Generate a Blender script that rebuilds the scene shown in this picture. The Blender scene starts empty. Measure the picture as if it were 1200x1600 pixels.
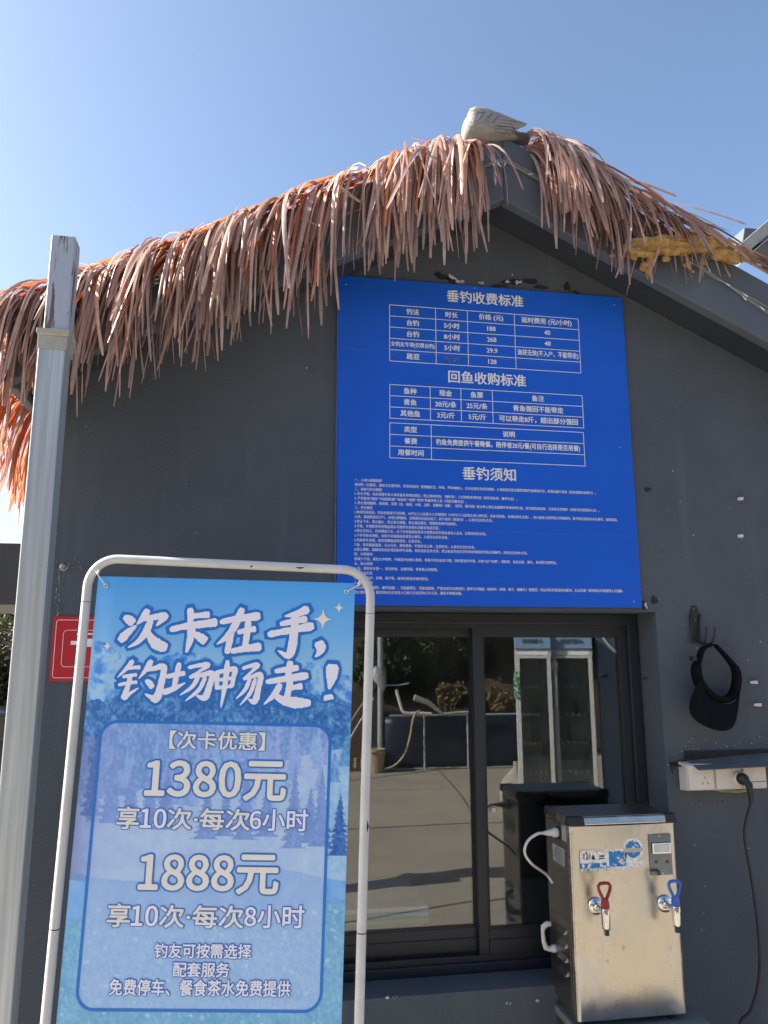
import bpy, bmesh, math, random
import numpy as np
from mathutils import Vector, Matrix
random.seed(7)
rng = np.random.default_rng(11)
S = bpy.context.scene
R = math.radians

# ------------------------------------------------------------------ camera
YAW, PITCH, ROLL, FPX = R(9.7), R(10.8), R(-0.08), 1200.0
CAM = Vector((0, -2.45, 1.6))
_f = Vector((math.sin(YAW)*math.cos(PITCH), math.cos(YAW)*math.cos(PITCH), math.sin(PITCH)))
_r0 = Vector((math.cos(YAW), -math.sin(YAW), 0)); _u0 = _r0.cross(_f)
_r = _r0*math.cos(ROLL)+_u0*math.sin(ROLL); _u = -_r0*math.sin(ROLL)+_u0*math.cos(ROLL)
cd = bpy.data.cameras.new('camera'); cam = bpy.data.objects.new('camera', cd); S.collection.objects.link(cam)
cd.sensor_fit = 'VERTICAL'; cd.sensor_height = 32.0; cd.lens = 32.0*FPX/1600
cd.clip_start = 0.02; cd.clip_end = 3000
cam.matrix_world = Matrix(((_r.x, _u.x, -_f.x, CAM.x), (_r.y, _u.y, -_f.y, CAM.y), (_r.z, _u.z, -_f.z, CAM.z), (0, 0, 0, 1)))
S.camera = cam

# ------------------------------------------------------------------ light
SUN_AZ, SUN_EL = R(-75), R(33)          # azimuth from +Y towards +X
SD = Vector((math.sin(SUN_AZ)*math.cos(SUN_EL), math.cos(SUN_AZ)*math.cos(SUN_EL), math.sin(SUN_EL)))
w = bpy.data.worlds.new('World'); S.world = w; w.use_nodes = True
nt = w.node_tree; bg = nt.nodes['Background']
sk = nt.nodes.new('ShaderNodeTexSky'); sk.sky_type = 'NISHITA'; sk.sun_disc = False
sk.sun_elevation = SUN_EL; sk.sun_rotation = SUN_AZ; sk.air_density = 1.0; sk.dust_density = 2.4; sk.ozone_density = 2.6
nt.links.new(sk.outputs[0], bg.inputs[0]); bg.inputs[1].default_value = 0.093
sl = bpy.data.lights.new('sun', 'SUN'); sl.energy = 5.0; sl.angle = R(0.5); sl.color = (1, .93, .82)
so = bpy.data.objects.new('sun', sl); S.collection.objects.link(so)
so.rotation_euler = (-SD).to_track_quat('-Z', 'Y').to_euler(); so.location = SD*50
S.view_settings.view_transform = 'Standard'; S.view_settings.look = 'None'
S.view_settings.exposure = 1.55; S.view_settings.gamma = 1.0

# ------------------------------------------------------------------ helpers
def ray(px, py): return _f+_r*((px-600)/FPX)-_u*((py-800)/FPX)
def at(px, py, Y=0.0):
    d = ray(px, py); return CAM+d*((Y-CAM.y)/d.y)
GLASS_Y = 0.16
def mir(px, py, Yv):
    p = at(px, py, Yv); return Vector((p.x, 2*GLASS_Y-p.y, p.z))
WL = {}
def tag(o, label=None, cat=None, group=None, kind=None):
    if label: o['label'] = label
    if cat: o['category'] = cat
    if group: o['group'] = group
    if kind: o['kind'] = kind
    return o
def thing(name, loc, label, cat, group=None):
    o = bpy.data.objects.new(name, None); S.collection.objects.link(o); o.location = loc
    o.empty_display_size = .05
    WL[o.name] = Vector(loc); return tag(o, label, cat, group)
class MB:
    def __init__(s): s.v = []; s.f = []; s.sm = []; s.col = None
    def add(s, vs, fs, smooth=False):
        b = len(s.v); s.v += [tuple(v) for v in vs]; s.f += [tuple(i+b for i in f) for f in fs]; s.sm += [smooth]*len(fs); return s
    def box(s, a, b):
        x0, y0, z0 = a; x1, y1, z1 = b
        if x0 > x1: x0, x1 = x1, x0
        if y0 > y1: y0, y1 = y1, y0
        if z0 > z1: z0, z1 = z1, z0
        vs = [(x0, y0, z0), (x1, y0, z0), (x1, y1, z0), (x0, y1, z0), (x0, y0, z1), (x1, y0, z1), (x1, y1, z1), (x0, y1, z1)]
        return s.add(vs, [(0, 3, 2, 1), (4, 5, 6, 7), (0, 1, 5, 4), (1, 2, 6, 5), (2, 3, 7, 6), (3, 0, 4, 7)])
    def prism(s, poly, y0, y1):          # polygon in (x,z), counter-clockwise seen from -y
        n = len(poly); vs = [(x, y0, z) for x, z in poly]+[(x, y1, z) for x, z in poly]
        fs = [tuple(range(n)), tuple(range(2*n-1, n-1, -1))]+[(i, i+n, (i+1) % n+n, (i+1) % n) for i in range(n)]
        return s.add(vs, fs)
    def hexa(s, p):                      # 8 points, bottom 4 then top 4
        return s.add(p, [(0, 3, 2, 1), (4, 5, 6, 7), (0, 1, 5, 4), (1, 2, 6, 5), (2, 3, 7, 6), (3, 0, 4, 7)])
    def tube(s, pts, r, n=10, caps=True):
        pts = [Vector(p) for p in pts]; rs = r if isinstance(r, (list, tuple)) else [r]*len(pts)
        rings = []; up = None
        for i, p in enumerate(pts):
            t = (pts[min(i+1, len(pts)-1)]-pts[max(i-1, 0)]).normalized()
            if up is None:
                up = t.orthogonal().normalized()
            else:
                up = (up-t*up.dot(t)).normalized()
            b = t.cross(up)
            rings.append([p+(up*math.cos(2*math.pi*k/n)+b*math.sin(2*math.pi*k/n))*rs[i] for k in range(n)])
        vs = [v for q in rings for v in q]
        fs = [(i*n+k, i*n+(k+1) % n, (i+1)*n+(k+1) % n, (i+1)*n+k) for i in range(len(pts)-1) for k in range(n)]
        s.add(vs, fs, True)
        if caps:
            s.add(rings[0], [tuple(range(n-1, -1, -1))]); s.add(rings[-1], [tuple(range(n))])
        return s
    def lathe(s, c, axis, prof, n=20):   # prof: (t along axis, radius)
        c = Vector(c); a = Vector(axis).normalized(); u = a.orthogonal().normalized(); b = a.cross(u)
        vs = []; fs = []
        for t, r in prof:
            vs += [c+a*t+(u*math.cos(2*math.pi*k/n)+b*math.sin(2*math.pi*k/n))*r for k in range(n)]
        for i in range(len(prof)-1):
            fs += [(i*n+k, i*n+(k+1) % n, (i+1)*n+(k+1) % n, (i+1)*n+k) for k in range(n)]
        s.add(vs, fs, True)
        s.add(vs[:n], [tuple(range(n-1, -1, -1))]); s.add(vs[-n:], [tuple(range(n))])
        return s
    def loft(s, rings, smooth=True, cap=True):
        n = len(rings[0]); vs = [v for q in rings for v in q]
        fs = [(i*n+k, i*n+(k+1) % n, (i+1)*n+(k+1) % n, (i+1)*n+k) for i in range(len(rings)-1) for k in range(n)]
        if cap: fs += [tuple(range(n-1, -1, -1)), tuple(range(len(vs)-n, len(vs)))]
        return s.add(vs, fs, smooth)
    def build(s, name, mat, parent=None, bevel=0, seg=2, smooth=False, label=None, fix=True):
        off = Vector((0, 0, 0)); p = parent
        while p is not None:
            off += p.location; p = p.parent
        me = bpy.data.meshes.new(name)
        me.from_pydata([(v[0]-off.x, v[1]-off.y, v[2]-off.z) for v in s.v], [], s.f); me.update()
        if fix:
            bm = bmesh.new(); bm.from_mesh(me); bmesh.ops.recalc_face_normals(bm, faces=bm.faces); bm.to_mesh(me); bm.free()
        me.polygons.foreach_set('use_smooth', [True]*len(s.f) if smooth else s.sm)
        me.materials.append(mat)
        o = bpy.data.objects.new(name, me); S.collection.objects.link(o)
        if parent: o.parent = parent
        if bevel:
            m = o.modifiers.new('bevel', 'BEVEL'); m.width = bevel; m.segments = seg; m.limit_method = 'ANGLE'; m.angle_limit = R(40)
        if label: o['label'] = label
        return o

def mat(name, c1, c2=None, scale=6, rough=.6, metal=0, bump=0, bscale=80, stretch=(1, 1, 1), spec=.5, lo=.35, hi=.65, rvar=0, trans=0, attr=False, aniso=0, coord='Object'):
    m = bpy.data.materials.new(name); m.use_nodes = True; N = m.node_tree.nodes; L = m.node_tree.links
    b = N['Principled BSDF']; b.inputs['Roughness'].default_value = rough; b.inputs['Metallic'].default_value = metal
    b.inputs['Specular IOR Level'].default_value = spec
    tc = N.new('ShaderNodeTexCoord'); mp = N.new('ShaderNodeMapping'); mp.inputs['Scale'].default_value = stretch
    L.new(tc.outputs[coord], mp.inputs[0])
    nz = N.new('ShaderNodeTexNoise'); nz.inputs['Scale'].default_value = scale; nz.inputs['Detail'].default_value = 8; nz.inputs['Roughness'].default_value = .62
    L.new(mp.outputs[0], nz.inputs[0])
    mr = N.new('ShaderNodeMapRange'); mr.inputs['From Min'].default_value = lo; mr.inputs['From Max'].default_value = hi; L.new(nz.outputs[0], mr.inputs[0])
    mx = N.new('ShaderNodeMix'); mx.data_type = 'RGBA'
    c2 = c2 or tuple(c*.82 for c in c1)
    mx.inputs['A'].default_value = (*c1, 1); mx.inputs['B'].default_value = (*c2, 1); L.new(mr.outputs[0], mx.inputs['Factor'])
    out = mx.outputs['Result']
    if attr:
        at_ = N.new('ShaderNodeAttribute'); at_.attribute_name = 'Col'
        m2 = N.new('ShaderNodeMix'); m2.data_type = 'RGBA'; m2.blend_type = 'MULTIPLY'; m2.inputs['Factor'].default_value = 1
        L.new(at_.outputs['Color'], m2.inputs['A']); L.new(out, m2.inputs['B']); out = m2.outputs['Result']
    L.new(out, b.inputs['Base Color'])
    if rvar:
        r2 = N.new('ShaderNodeMapRange'); r2.inputs['To Min'].default_value = rough-rvar; r2.inputs['To Max'].default_value = rough+rvar
        r2.inputs['From Min'].default_value = .3; r2.inputs['From Max'].default_value = .7
        L.new(nz.outputs[0], r2.inputs[0]); L.new(r2.outputs[0], b.inputs['Roughness'])
    if aniso: b.inputs['Anisotropic'].default_value = aniso
    if bump:
        n2 = N.new('ShaderNodeTexNoise'); n2.inputs['Scale'].default_value = bscale; n2.inputs['Detail'].default_value = 5
        L.new(mp.outputs[0], n2.inputs[0])
        bp = N.new('ShaderNodeBump'); bp.inputs['Strength'].default_value = bump; bp.inputs['Distance'].default_value = .01
        L.new(n2.outputs[0], bp.inputs['Height']); L.new(bp.outputs[0], b.inputs['Normal'])
    if trans:
        tl = N.new('ShaderNodeBsdfTranslucent'); L.new(out, tl.inputs[0])
        ms = N.new('ShaderNodeMixShader'); ms.inputs[0].default_value = trans
        o = N['Material Output']; L.new(b.outputs[0], ms.inputs[1]); L.new(tl.outputs[0], ms.inputs[2]); L.new(ms.outputs[0], o.inputs[0])
    return m
def glassmat(name, refl, tint, rough=0.0):
    m = bpy.data.materials.new(name); m.use_nodes = True; N = m.node_tree.nodes; L = m.node_tree.links; N.remove(N['Principled BSDF'])
    t = N.new('ShaderNodeBsdfTransparent'); t.inputs[0].default_value = (*tint, 1)
    g = N.new('ShaderNodeBsdfGlossy'); g.inputs['Roughness'].default_value = rough; g.inputs[0].default_value = (.95, .97, 1, 1)
    fr = N.new('ShaderNodeLayerWeight'); fr.inputs[0].default_value = .25
    mr = N.new('ShaderNodeMapRange'); mr.inputs['To Min'].default_value = refl; mr.inputs['To Max'].default_value = 1.0
    L.new(fr.outputs['Fresnel'], mr.inputs[0])
    ms = N.new('ShaderNodeMixShader'); L.new(mr.outputs[0], ms.inputs[0]); L.new(t.outputs[0], ms.inputs[1]); L.new(g.outputs[0], ms.inputs[2])
    df = N.new('ShaderNodeBsdfDiffuse'); df.inputs[0].default_value = (.45, .42, .36, 1); tc = N.new('ShaderNodeTexCoord'); nz = N.new('ShaderNodeTexNoise'); nz.inputs['Scale'].default_value = 4; nz.inputs['Detail'].default_value = 8; L.new(tc.outputs['Object'], nz.inputs[0])
    r2 = N.new('ShaderNodeMapRange'); r2.inputs['From Min'].default_value = .35; r2.inputs['From Max'].default_value = .75; r2.inputs['To Max'].default_value = .035; L.new(nz.outputs[0], r2.inputs[0])
    m2 = N.new('ShaderNodeMixShader'); L.new(r2.outputs[0], m2.inputs[0]); L.new(ms.outputs[0], m2.inputs[1]); L.new(df.outputs[0], m2.inputs[2])
    L.new(m2.outputs[0], N['Material Output'].inputs[0]); return m

M = {}
M['wall'] = mat('dark_plaster', (.072, .086, .106), (.088, .104, .126), 3, .75, bump=.3, bscale=170, spec=.3)
def weather(m, dark, amount=.5):
    """uneven paint: broad patches, vertical run marks and roller texture, as colour of the paint itself"""
    N = m.node_tree.nodes; L = m.node_tree.links; b = N['Principled BSDF']; src = b.inputs['Base Color'].links[0].from_socket
    tc = N.new('ShaderNodeTexCoord')
    def nz(sc, st, lo, hi, det=6):
        mp = N.new('ShaderNodeMapping'); mp.inputs['Scale'].default_value = st; L.new(tc.outputs['Object'], mp.inputs[0])
        n = N.new('ShaderNodeTexNoise'); n.inputs['Scale'].default_value = sc; n.inputs['Detail'].default_value = det; L.new(mp.outputs[0], n.inputs[0])
        r = N.new('ShaderNodeMapRange'); r.inputs['From Min'].default_value = lo; r.inputs['From Max'].default_value = hi; L.new(n.outputs[0], r.inputs[0]); return r.outputs[0]
    for fac, col in ((nz(1.1, (1, 1, 1), .45, .75), tuple(c*.72 for c in dark)), (nz(14, (1, 1, .06), .56, .80), tuple(c*1.45 for c in dark)), (nz(220, (1, 1, 1), .58, .70, 2), tuple(c*1.6 for c in dark))):
        mm = N.new('ShaderNodeMath'); mm.operation = 'MULTIPLY'; mm.inputs[1].default_value = amount; L.new(fac, mm.inputs[0])
        mx = N.new('ShaderNodeMix'); mx.data_type = 'RGBA'; L.new(mm.outputs[0], mx.inputs['Factor']); L.new(src, mx.inputs['A']); mx.inputs['B'].default_value = (*col, 1); src = mx.outputs['Result']
    L.new(src, b.inputs['Base Color'])
weather(M['wall'], (.075, .087, .105), .75)
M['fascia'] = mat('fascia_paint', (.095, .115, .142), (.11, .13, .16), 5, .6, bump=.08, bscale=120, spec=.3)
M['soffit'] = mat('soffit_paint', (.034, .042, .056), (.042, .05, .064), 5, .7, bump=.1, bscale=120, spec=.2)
M['roof'] = mat('grey_sheet', (.085, .09, .10), (.12, .125, .13), 8, .55)
M['inner'] = mat('inner_wall', (.22, .215, .20), (.26, .25, .23), 3, .85)
M['alu'] = mat('dark_aluminium', (.014, .019, .027), (.019, .024, .032), 9, .42, bump=.02, stretch=(6, 6, 1))
M['glass'] = glassmat('window_glass', .068, (.92, .95, .95))
M['clear'] = glassmat('clear_glass', .06, (.85, .9, .88))
M['white'] = mat('white_print', (.80, .81, .83), (.76, .77, .79), 12, .5)
M['ghost'] = mat('worn_print', (.26, .30, .42), (.02, .05, .30), 260, .5, lo=.45, hi=.5)
M['signblue'] = mat('blue_board', (.007, .100, .60), (.009, .115, .66), 2.5, .42, bump=.012, bscale=9, spec=.3)
M['concrete'] = mat('concrete', (.40, .345, .265), (.30, .26, .20), 1.1, .9, bump=.25, bscale=40, lo=.3, hi=.7)
M['pvc'] = mat('white_plastic', (.68, .67, .63), (.58, .57, .53), 15, .4)
M['black'] = mat('black_plastic', (.012, .013, .015), (.018, .019, .021), 20, .5)
M['blackcloth'] = mat('black_fabric', (.0035, .0045, .0065), (.006, .007, .009), 40, .95, bump=.2, bscale=300, spec=.15)
M['rust'] = mat('rust', (.10, .055, .035), (.16, .10, .07), 60, .9, bump=.3, bscale=150)
M['paintwhite'] = mat('chipped_white', (.62, .62, .60), (.35, .35, .34), 80, .8, bump=.3, bscale=120)
M['tar'] = mat('black_sealant', (.006, .007, .010), (.02, .022, .026), 70, .75, bump=.5, bscale=90)

# ------------------------------------------------------------------ text
try:        # the CJK face that ships inside Blender
    import os
    FONT = bpy.data.fonts.load(os.path.join(bpy.utils.system_resource('DATAFILES', path='fonts'), 'Noto Sans CJK Regular.woff2'))
except Exception:
    FONT = None
TXT = {}
def text_pts(body, size=1, offset=0, shear=0, align='CENTER', spacing=1.0, cjk=False):
    key = (body, shear, spacing, cjk)
    if key in TXT: return TXT[key][0].copy(), TXT[key][1]
    cu = bpy.data.curves.new('t', 'FONT'); cu.body = body; cu.size = size; cu.shear = shear
    if FONT and cjk: cu.font = FONT
    cu.align_x = align; cu.resolution_u = 3; cu.space_character = spacing
    ob = bpy.data.objects.new('t', cu); S.collection.objects.link(ob)
    dg = bpy.context.evaluated_depsgraph_get(); me = bpy.data.meshes.new_from_object(ob.evaluated_get(dg))
    v = np.array([q.co[:2] for q in me.vertices]).reshape(-1, 2); f = [tuple(p.vertices) for p in me.polygons]
    bpy.data.objects.remove(ob); bpy.data.curves.remove(cu); bpy.data.meshes.remove(me)
    TXT[key] = (v.copy(), f)
    return v, f
BOLD = [(0, 0), (1, 0), (-1, 0), (0, .7), (0, -.7)]
def disc(n): return [(0, 0)]+[(math.cos(2*math.pi*k/n), math.sin(2*math.pi*k/n)) for k in range(n)]
def stamp(mb, v, f, fn, r_, offs, step=.00003, z0=0):
    """overlay shifted copies of flat glyphs; fn(x, y, lift)"""
    for k, (a, b) in enumerate(offs):
        mb.add([fn(x+a*r_, y+b*r_, z0+k*step) for x, y in v], f)
def text_to(mb, body, place, cx, cy, width=None, height=None, align='C', offset=.012, shear=0, keep=True, spacing=1.0):
    """place(u,v,lift) -> world point; cx,cy centre (or left edge when align='L')"""
    v, f = text_pts(body, 1, 0, shear, spacing=spacing)
    if not len(v): return
    lo, hi = v.min(0), v.max(0); sz = hi-lo
    sx = (width/sz[0]) if width else height/sz[1]
    sy = (height/sz[1]) if height else sx
    x0 = lo[0] if align == 'L' else (lo[0]+hi[0])/2
    y0 = (lo[1]+hi[1])/2
    stamp(mb, v, f, lambda a, b, l: place(cx+(a-x0)*sx, cy+(b-y0)*sy, l), offset, BOLD)

# ------------------------------------------------------------------ ground
def gz(x, y):
    t = max(0, min(1, (y-4.5)/3.5)); t = t*t*(3-2*t)
    return -.72*t
mb = MB()
xs = [-400, -120, -50, -25, -14, -9, -6, -4, -2.5, -1.2, 0, 1.5, 3, 5, 8, 14, 25, 50, 120, 400]
ys = [-400, -120, -50, -25, -16, -12, -9, -7, -5, -3.5, -2, -1, 0, 1.5, 3, 4.5, 5.2, 6, 6.8, 7.4, 8, 9.5, 12, 16, 25, 50, 120, 400]
vs = [(x, y, gz(x, y)) for y in ys for x in xs]; nx = len(xs)
mb.add(vs, [(j*nx+i, j*nx+i+1, (j+1)*nx+i+1, (j+1)*nx+i) for j in range(len(ys)-1) for i in range(nx-1)])
tag(mb.build('concrete_ground', M['concrete']), kind='structure')
# saw-cut joints of the yard: thin dark strips
M['joint'] = mat('joint', (.085, .072, .058), (.05, .043, .035), 9, .95)
mb = MB()
def strip(a, b, wd, z=.004):
    a = Vector((*a, z)); b = Vector((*b, z)); d = (b-a).normalized(); n = Vector((-d.y, d.x, 0))*wd/2
    mb.add([a-n, b-n, b+n, a+n], [(0, 1, 2, 3)])
strip((-6, -4.45), (9, -5.4), .016); strip((.2, -2.15), (6, -3.95), .012)
pts = [(2.75, -8.6), (2.62, -7.4), (2.50, -6.4), (2.42, -5.9), (2.30, -5.05)]
for a, b in zip(pts, pts[1:]): strip(a, b, .012, .0045)
strip((-5, -7.2), (2.5, -7.0), .012); strip((4.4, -8), (4.1, -1.2), .014)
tag(mb.build('yard_joints', M['joint']), kind='structure')

# ------------------------------------------------------------------ hut
hut = thing('fishing_hut', (.81, 1.5, 0), 'dark grey plastered gabled hut with a sliding window under a blue board', 'hut')
PX, WZ = .81, 3.165            # ridge x, wall apex
def wz(x): return WZ-.475*abs(x-PX)
XL, XR, OX0, OX1, OZ0, OZ1 = -.66, 2.28, .06, 1.36, .62, 1.755
wall = MB()
wall.prism([(XL, 0), (OX0, 0), (OX0, wz(OX0)), (XL, wz(XL))], 0, .22)
wall.prism([(OX0, 0), (OX1, 0), (OX1, OZ0), (OX0, OZ0)], 0, .22)
wall.prism([(OX0, OZ1), (OX1, OZ1), (OX1, wz(OX1)), (PX, WZ), (OX0, wz(OX0))], 0, .22)
wall.prism([(OX1, 0), (XR, 0), (XR, wz(XR)), (OX1, wz(OX1))], 0, .22)
wall.box((XL, .22, 0), (XL+.2, 3, wz(XL)+.0)); wall.box((XR-.2, .22, 0), (XR, 3, wz(XR)))
wall.prism([(XL, 0), (XR, 0), (XR, wz(XR)), (PX, WZ), (XL, wz(XL))], 3, 3.2)
wo = wall.build('wall', M['wall'], hut)
# interior lining and floor
lin = MB(); lin.box((XL+.202, 2.98, 0.02), (XR-.202, 2.995, 2.4)); lin.box((XL+.202, .225, .02), (XL+.215, 2.975, 2.4)); lin.box((XR-.215, .225, .02), (XR-.202, 2.975, 2.4))
lin.build('lining', M['inner'], hut)
MB().box((XL+.22, .23, .01), (XR-.22, 2.97, .03)).build('floor', M['inner'], hut)
MB().box((XL+.22, .23, 2.405), (XR-.22, 2.97, 2.42)).build('ceiling', M['inner'], hut)
# fascia + soffit + roof per slope
OV = -.17; FB, FT = 3.145, 3.392; SL, SR = .49, .475; EXL, EXR = -.735, 2.40; RB = 3.35
def slope_pts(sgn):
    return (PX, SL if sgn < 0 else SR, EXL if sgn < 0 else EXR)
for sgn in (-1, 1):
    x0, k, x1 = slope_pts(sgn); d = abs(x1-x0)
    zb, zt = FB-k*d, FT-(k+.01)*d
    poly = [(x0, FB), (x1, zb), (x1, zt), (x0, FT)]
    if sgn < 0: poly = poly[::-1]
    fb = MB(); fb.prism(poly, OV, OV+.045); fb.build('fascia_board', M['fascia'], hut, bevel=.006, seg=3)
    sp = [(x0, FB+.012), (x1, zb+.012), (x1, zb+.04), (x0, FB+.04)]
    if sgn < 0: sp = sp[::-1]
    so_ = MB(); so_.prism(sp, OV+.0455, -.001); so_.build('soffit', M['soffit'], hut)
    rp = [(x0, FT-.022), (x1+sgn*.03, zt-.022-k*.03), (x1+sgn*.03, zt+.008-k*.03), (x0, FT+.008)]
    if sgn < 0: rp = rp[::-1]
    ro = MB(); ro.prism(rp, OV+.0455, RB)
    for i in range(1, 9):        # sheet laps
        t = i/9; xx = x0+(x1-x0)*t; zz = FT+.008-(k+.01)*abs(xx-x0)
        q = [(xx-.012, zz+.014), (xx+.012, zz+.014), (xx+.012, zz-.006), (xx-.012, zz-.006)][::-1]
        ro.prism(q, OV+.047, RB-.002)
    ro.build('roof', M['roof'], hut)
    # eave board along the side
    eb = MB(); eb.box((x1-sgn*.03, OV+.0455, zb), (x1, RB, zt)); eb.build('eave_board', M['fascia'], hut, bevel=.005)
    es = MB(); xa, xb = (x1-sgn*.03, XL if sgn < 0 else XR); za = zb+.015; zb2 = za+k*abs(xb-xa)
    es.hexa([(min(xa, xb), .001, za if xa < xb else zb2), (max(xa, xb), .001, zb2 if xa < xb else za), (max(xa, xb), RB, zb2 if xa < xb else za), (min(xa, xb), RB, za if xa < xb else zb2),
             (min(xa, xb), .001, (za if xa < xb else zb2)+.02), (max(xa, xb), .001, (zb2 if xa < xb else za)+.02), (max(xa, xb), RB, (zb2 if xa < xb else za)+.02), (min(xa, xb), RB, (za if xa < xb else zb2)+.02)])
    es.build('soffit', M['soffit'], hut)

# window: frame > sashes, glass, track
FY0, FY1 = .125, .215
wf = MB(); ft = .042
wf.box((OX0+.001, FY0, OZ0+.001), (OX0+ft, FY1, OZ1-.001)); wf.box((OX1-ft, FY0, OZ0+.001), (OX1-.001, FY1, OZ1-.001))
wf.box((OX0+ft, FY0, OZ1-.038), (OX1-ft, FY1, OZ1-.001)); wf.box((OX0+ft, FY0, OZ0+.001), (OX1-ft, FY1, OZ0+.03))
win = wf.build('window', M['alu'], hut, bevel=.003)
for yy in (.138, .162, .192):
    for za, zb_ in ((OZ0+.03, OZ0+.048), (OZ1-.052, OZ1-.038)): MB().box((OX0+ft, yy, za), (OX1-ft, yy+.004, zb_)).build('track', M['alu'], win)
def sash(xa, xb, ya, yb, sl, sr, top=.035, bot=.085):
    m = MB(); z0, z1 = OZ0+.036, OZ1-.042
    m.box((xa, ya, z0), (xa+sl, yb, z1)); m.box((xb-sr, ya, z0), (xb, yb, z1))
    m.box((xa+sl, ya, z1-top), (xb-sr, yb, z1)); m.box((xa+sl, ya, z0), (xb-sr, yb, z0+bot))
    m.box((xa+sl, ya-.004, z0+.006), (xb-sr, ya, z0+bot-.03))
    s_ = m.build('sash', M['alu'], win, bevel=.003)
    g = MB(); ym = (ya+yb)/2; e = .004
    g.box((xa+sl-e, ym-.003, z0+bot-e), (xb-sr+e, ym+.003, z1-top+e))
    g.build('glass', M['glass'], win)
    gk = MB(); q = .006      # black rubber gasket
    for a, b in (((xa+sl, ya+.002, z0+bot), (xa+sl+q, yb-.002, z1-top)), ((xb-sr-q, ya+.002, z0+bot), (xb-sr, yb-.002, z1-top)),
                 ((xa+sl+q, ya+.002, z0+bot), (xb-sr-q, yb-.002, z0+bot+q)), ((xa+sl+q, ya+.002, z1-top-q), (xb-sr-q, yb-.002, z1-top))): gk.box(a, b)
    gk.build('gasket', M['black'], win)
sash(OX0+ft-.004, .775, .170, .190, .045, .022)
sash(.752, OX1-ft+.004, .143, .163, .034, .032)

# scars of old sealant and chipped paint above the board (part of the hut)
def blob(mb, c, rx, rz, y, th=.004, n=16, jag=.35, rot=0):
    ph = rng.random(6)*6.28
    pts = []
    for i in range(n):
        a = 2*math.pi*i/n
        k = 1+jag*(math.sin(3*a+ph[0])*.5+math.sin(5*a+ph[1])*.35+math.sin(8*a+ph[2])*.3)
        x, z = math.cos(a)*rx*k, math.sin(a)*rz*k
        pts.append((c.x+x*math.cos(rot)-z*math.sin(rot), c.z+x*math.sin(rot)+z*math.cos(rot)))
    mb.prism(pts, y, y+th)
sc = MB()
for px, py, rx, rz, rot in ((690, 432, .030, .010, -.3), (707, 439, .020, .009, -.2), (800, 441, .038, .010, .05), (828, 440, .030, .009, .0), (780, 447, .03, .005, .1), (845, 449, .025, .006, 0), (886, 449, .012, .016, .2), (900, 457, .014, .005, -.2), (1005, 945, .012, .016, .4), (1022, 938, .012, .012, 1), (1012, 765, .012, .007, 0), (1008, 1060, .012, .006, 0)):
    sc = MB(); blob(sc, at(px, py), rx, rz, -.004, .0038, rot=rot); sc.build('sealant_scar', M['tar'], hut)
sc = MB()
for px, py, rx, rz, rot in ((706, 434, .014, .006, -.5), (716, 441, .012, .005, -.2), (792, 441, .007, .005, 0), (809, 442, .013, .006, .2), (752, 443, .008, .004, 0), (1008, 946, .004, .010, .2), (722, 441, .005, .006, 0), (800, 430, .002, .002, 0), (620, 480, .003, .0015, 0)):
    sc = MB(); blob(sc, at(px, py), rx, rz, -.0065, .0064, rot=rot, n=20, jag=.6); sc.build('chipped_patch', M['paintwhite'], hut)
sc = MB()      # droppings and flecks on the lower wall and right wall
for i in range(70):
    px, py = (random.uniform(1060, 1190), random.uniform(1150, 1185)) if i < 26 else (random.uniform(130, 1190), random.uniform(470, 940)) if i < 46 else (random.uniform(1030, 1195), random.uniform(600, 1500))
    if 520 < px < 1005 and 425 < py < 960: continue
    r_ = random.uniform(.0008, .0022); blob(sc, at(px, py), r_, r_*random.uniform(.5, 1.2), -.0015, .0014, n=7)
for px, py in ((612, 1518), (600, 1521), (866, 1493), (785, 1540), (828, 1533), (783, 1546), (611, 1530)):
    p = at(px, py, .06); blob(sc, Vector((p.x, 0, .58 if py > 1530 else OZ0)), .006, .004, -.0015, .0014, n=9)
fk = sc.build('pale_flecks', M['paintwhite'], hut); fk['kind'] = 'stuff'
# anchor bolt with paint splash, left wall
b0 = at(100, 886); sc = MB()
for i in range(26):
    a = random.uniform(0, 6.28); r_ = abs(random.gauss(0, .025))
    blob(sc, b0+Vector((math.cos(a)*r_+.012, 0, math.sin(a)*r_*.8+.006)), random.uniform(.001, .0045), random.uniform(.001, .003), -.0015-.0001*i, .0014, n=8, rot=a)
for i in range(22): blob(sc, b0+Vector((random.gauss(-.012, .004), 0, -.012-.008*i)), random.uniform(.001, .003), .005, -.0016-.00005*i, .0014, n=8)
sps_ = sc.build('paint_splash', mat('grey_splash', (.24, .25, .26), (.12, .125, .13), 90, .8), hut); sps_['kind'] = 'stuff'
bo = MB(); bo.lathe(b0, (0, -1, 0), [(0, .013), (.002, .013), (.0022, .0045), (.012, .0045)], 14); bo.lathe(b0, (0, -1, 0), [(.002, .0085), (.008, .0085)], 6)
bo.build('anchor_bolt', mat('zinc', (.45, .45, .44), (.3, .3, .3), 50, .35, metal=1), hut)

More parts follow.
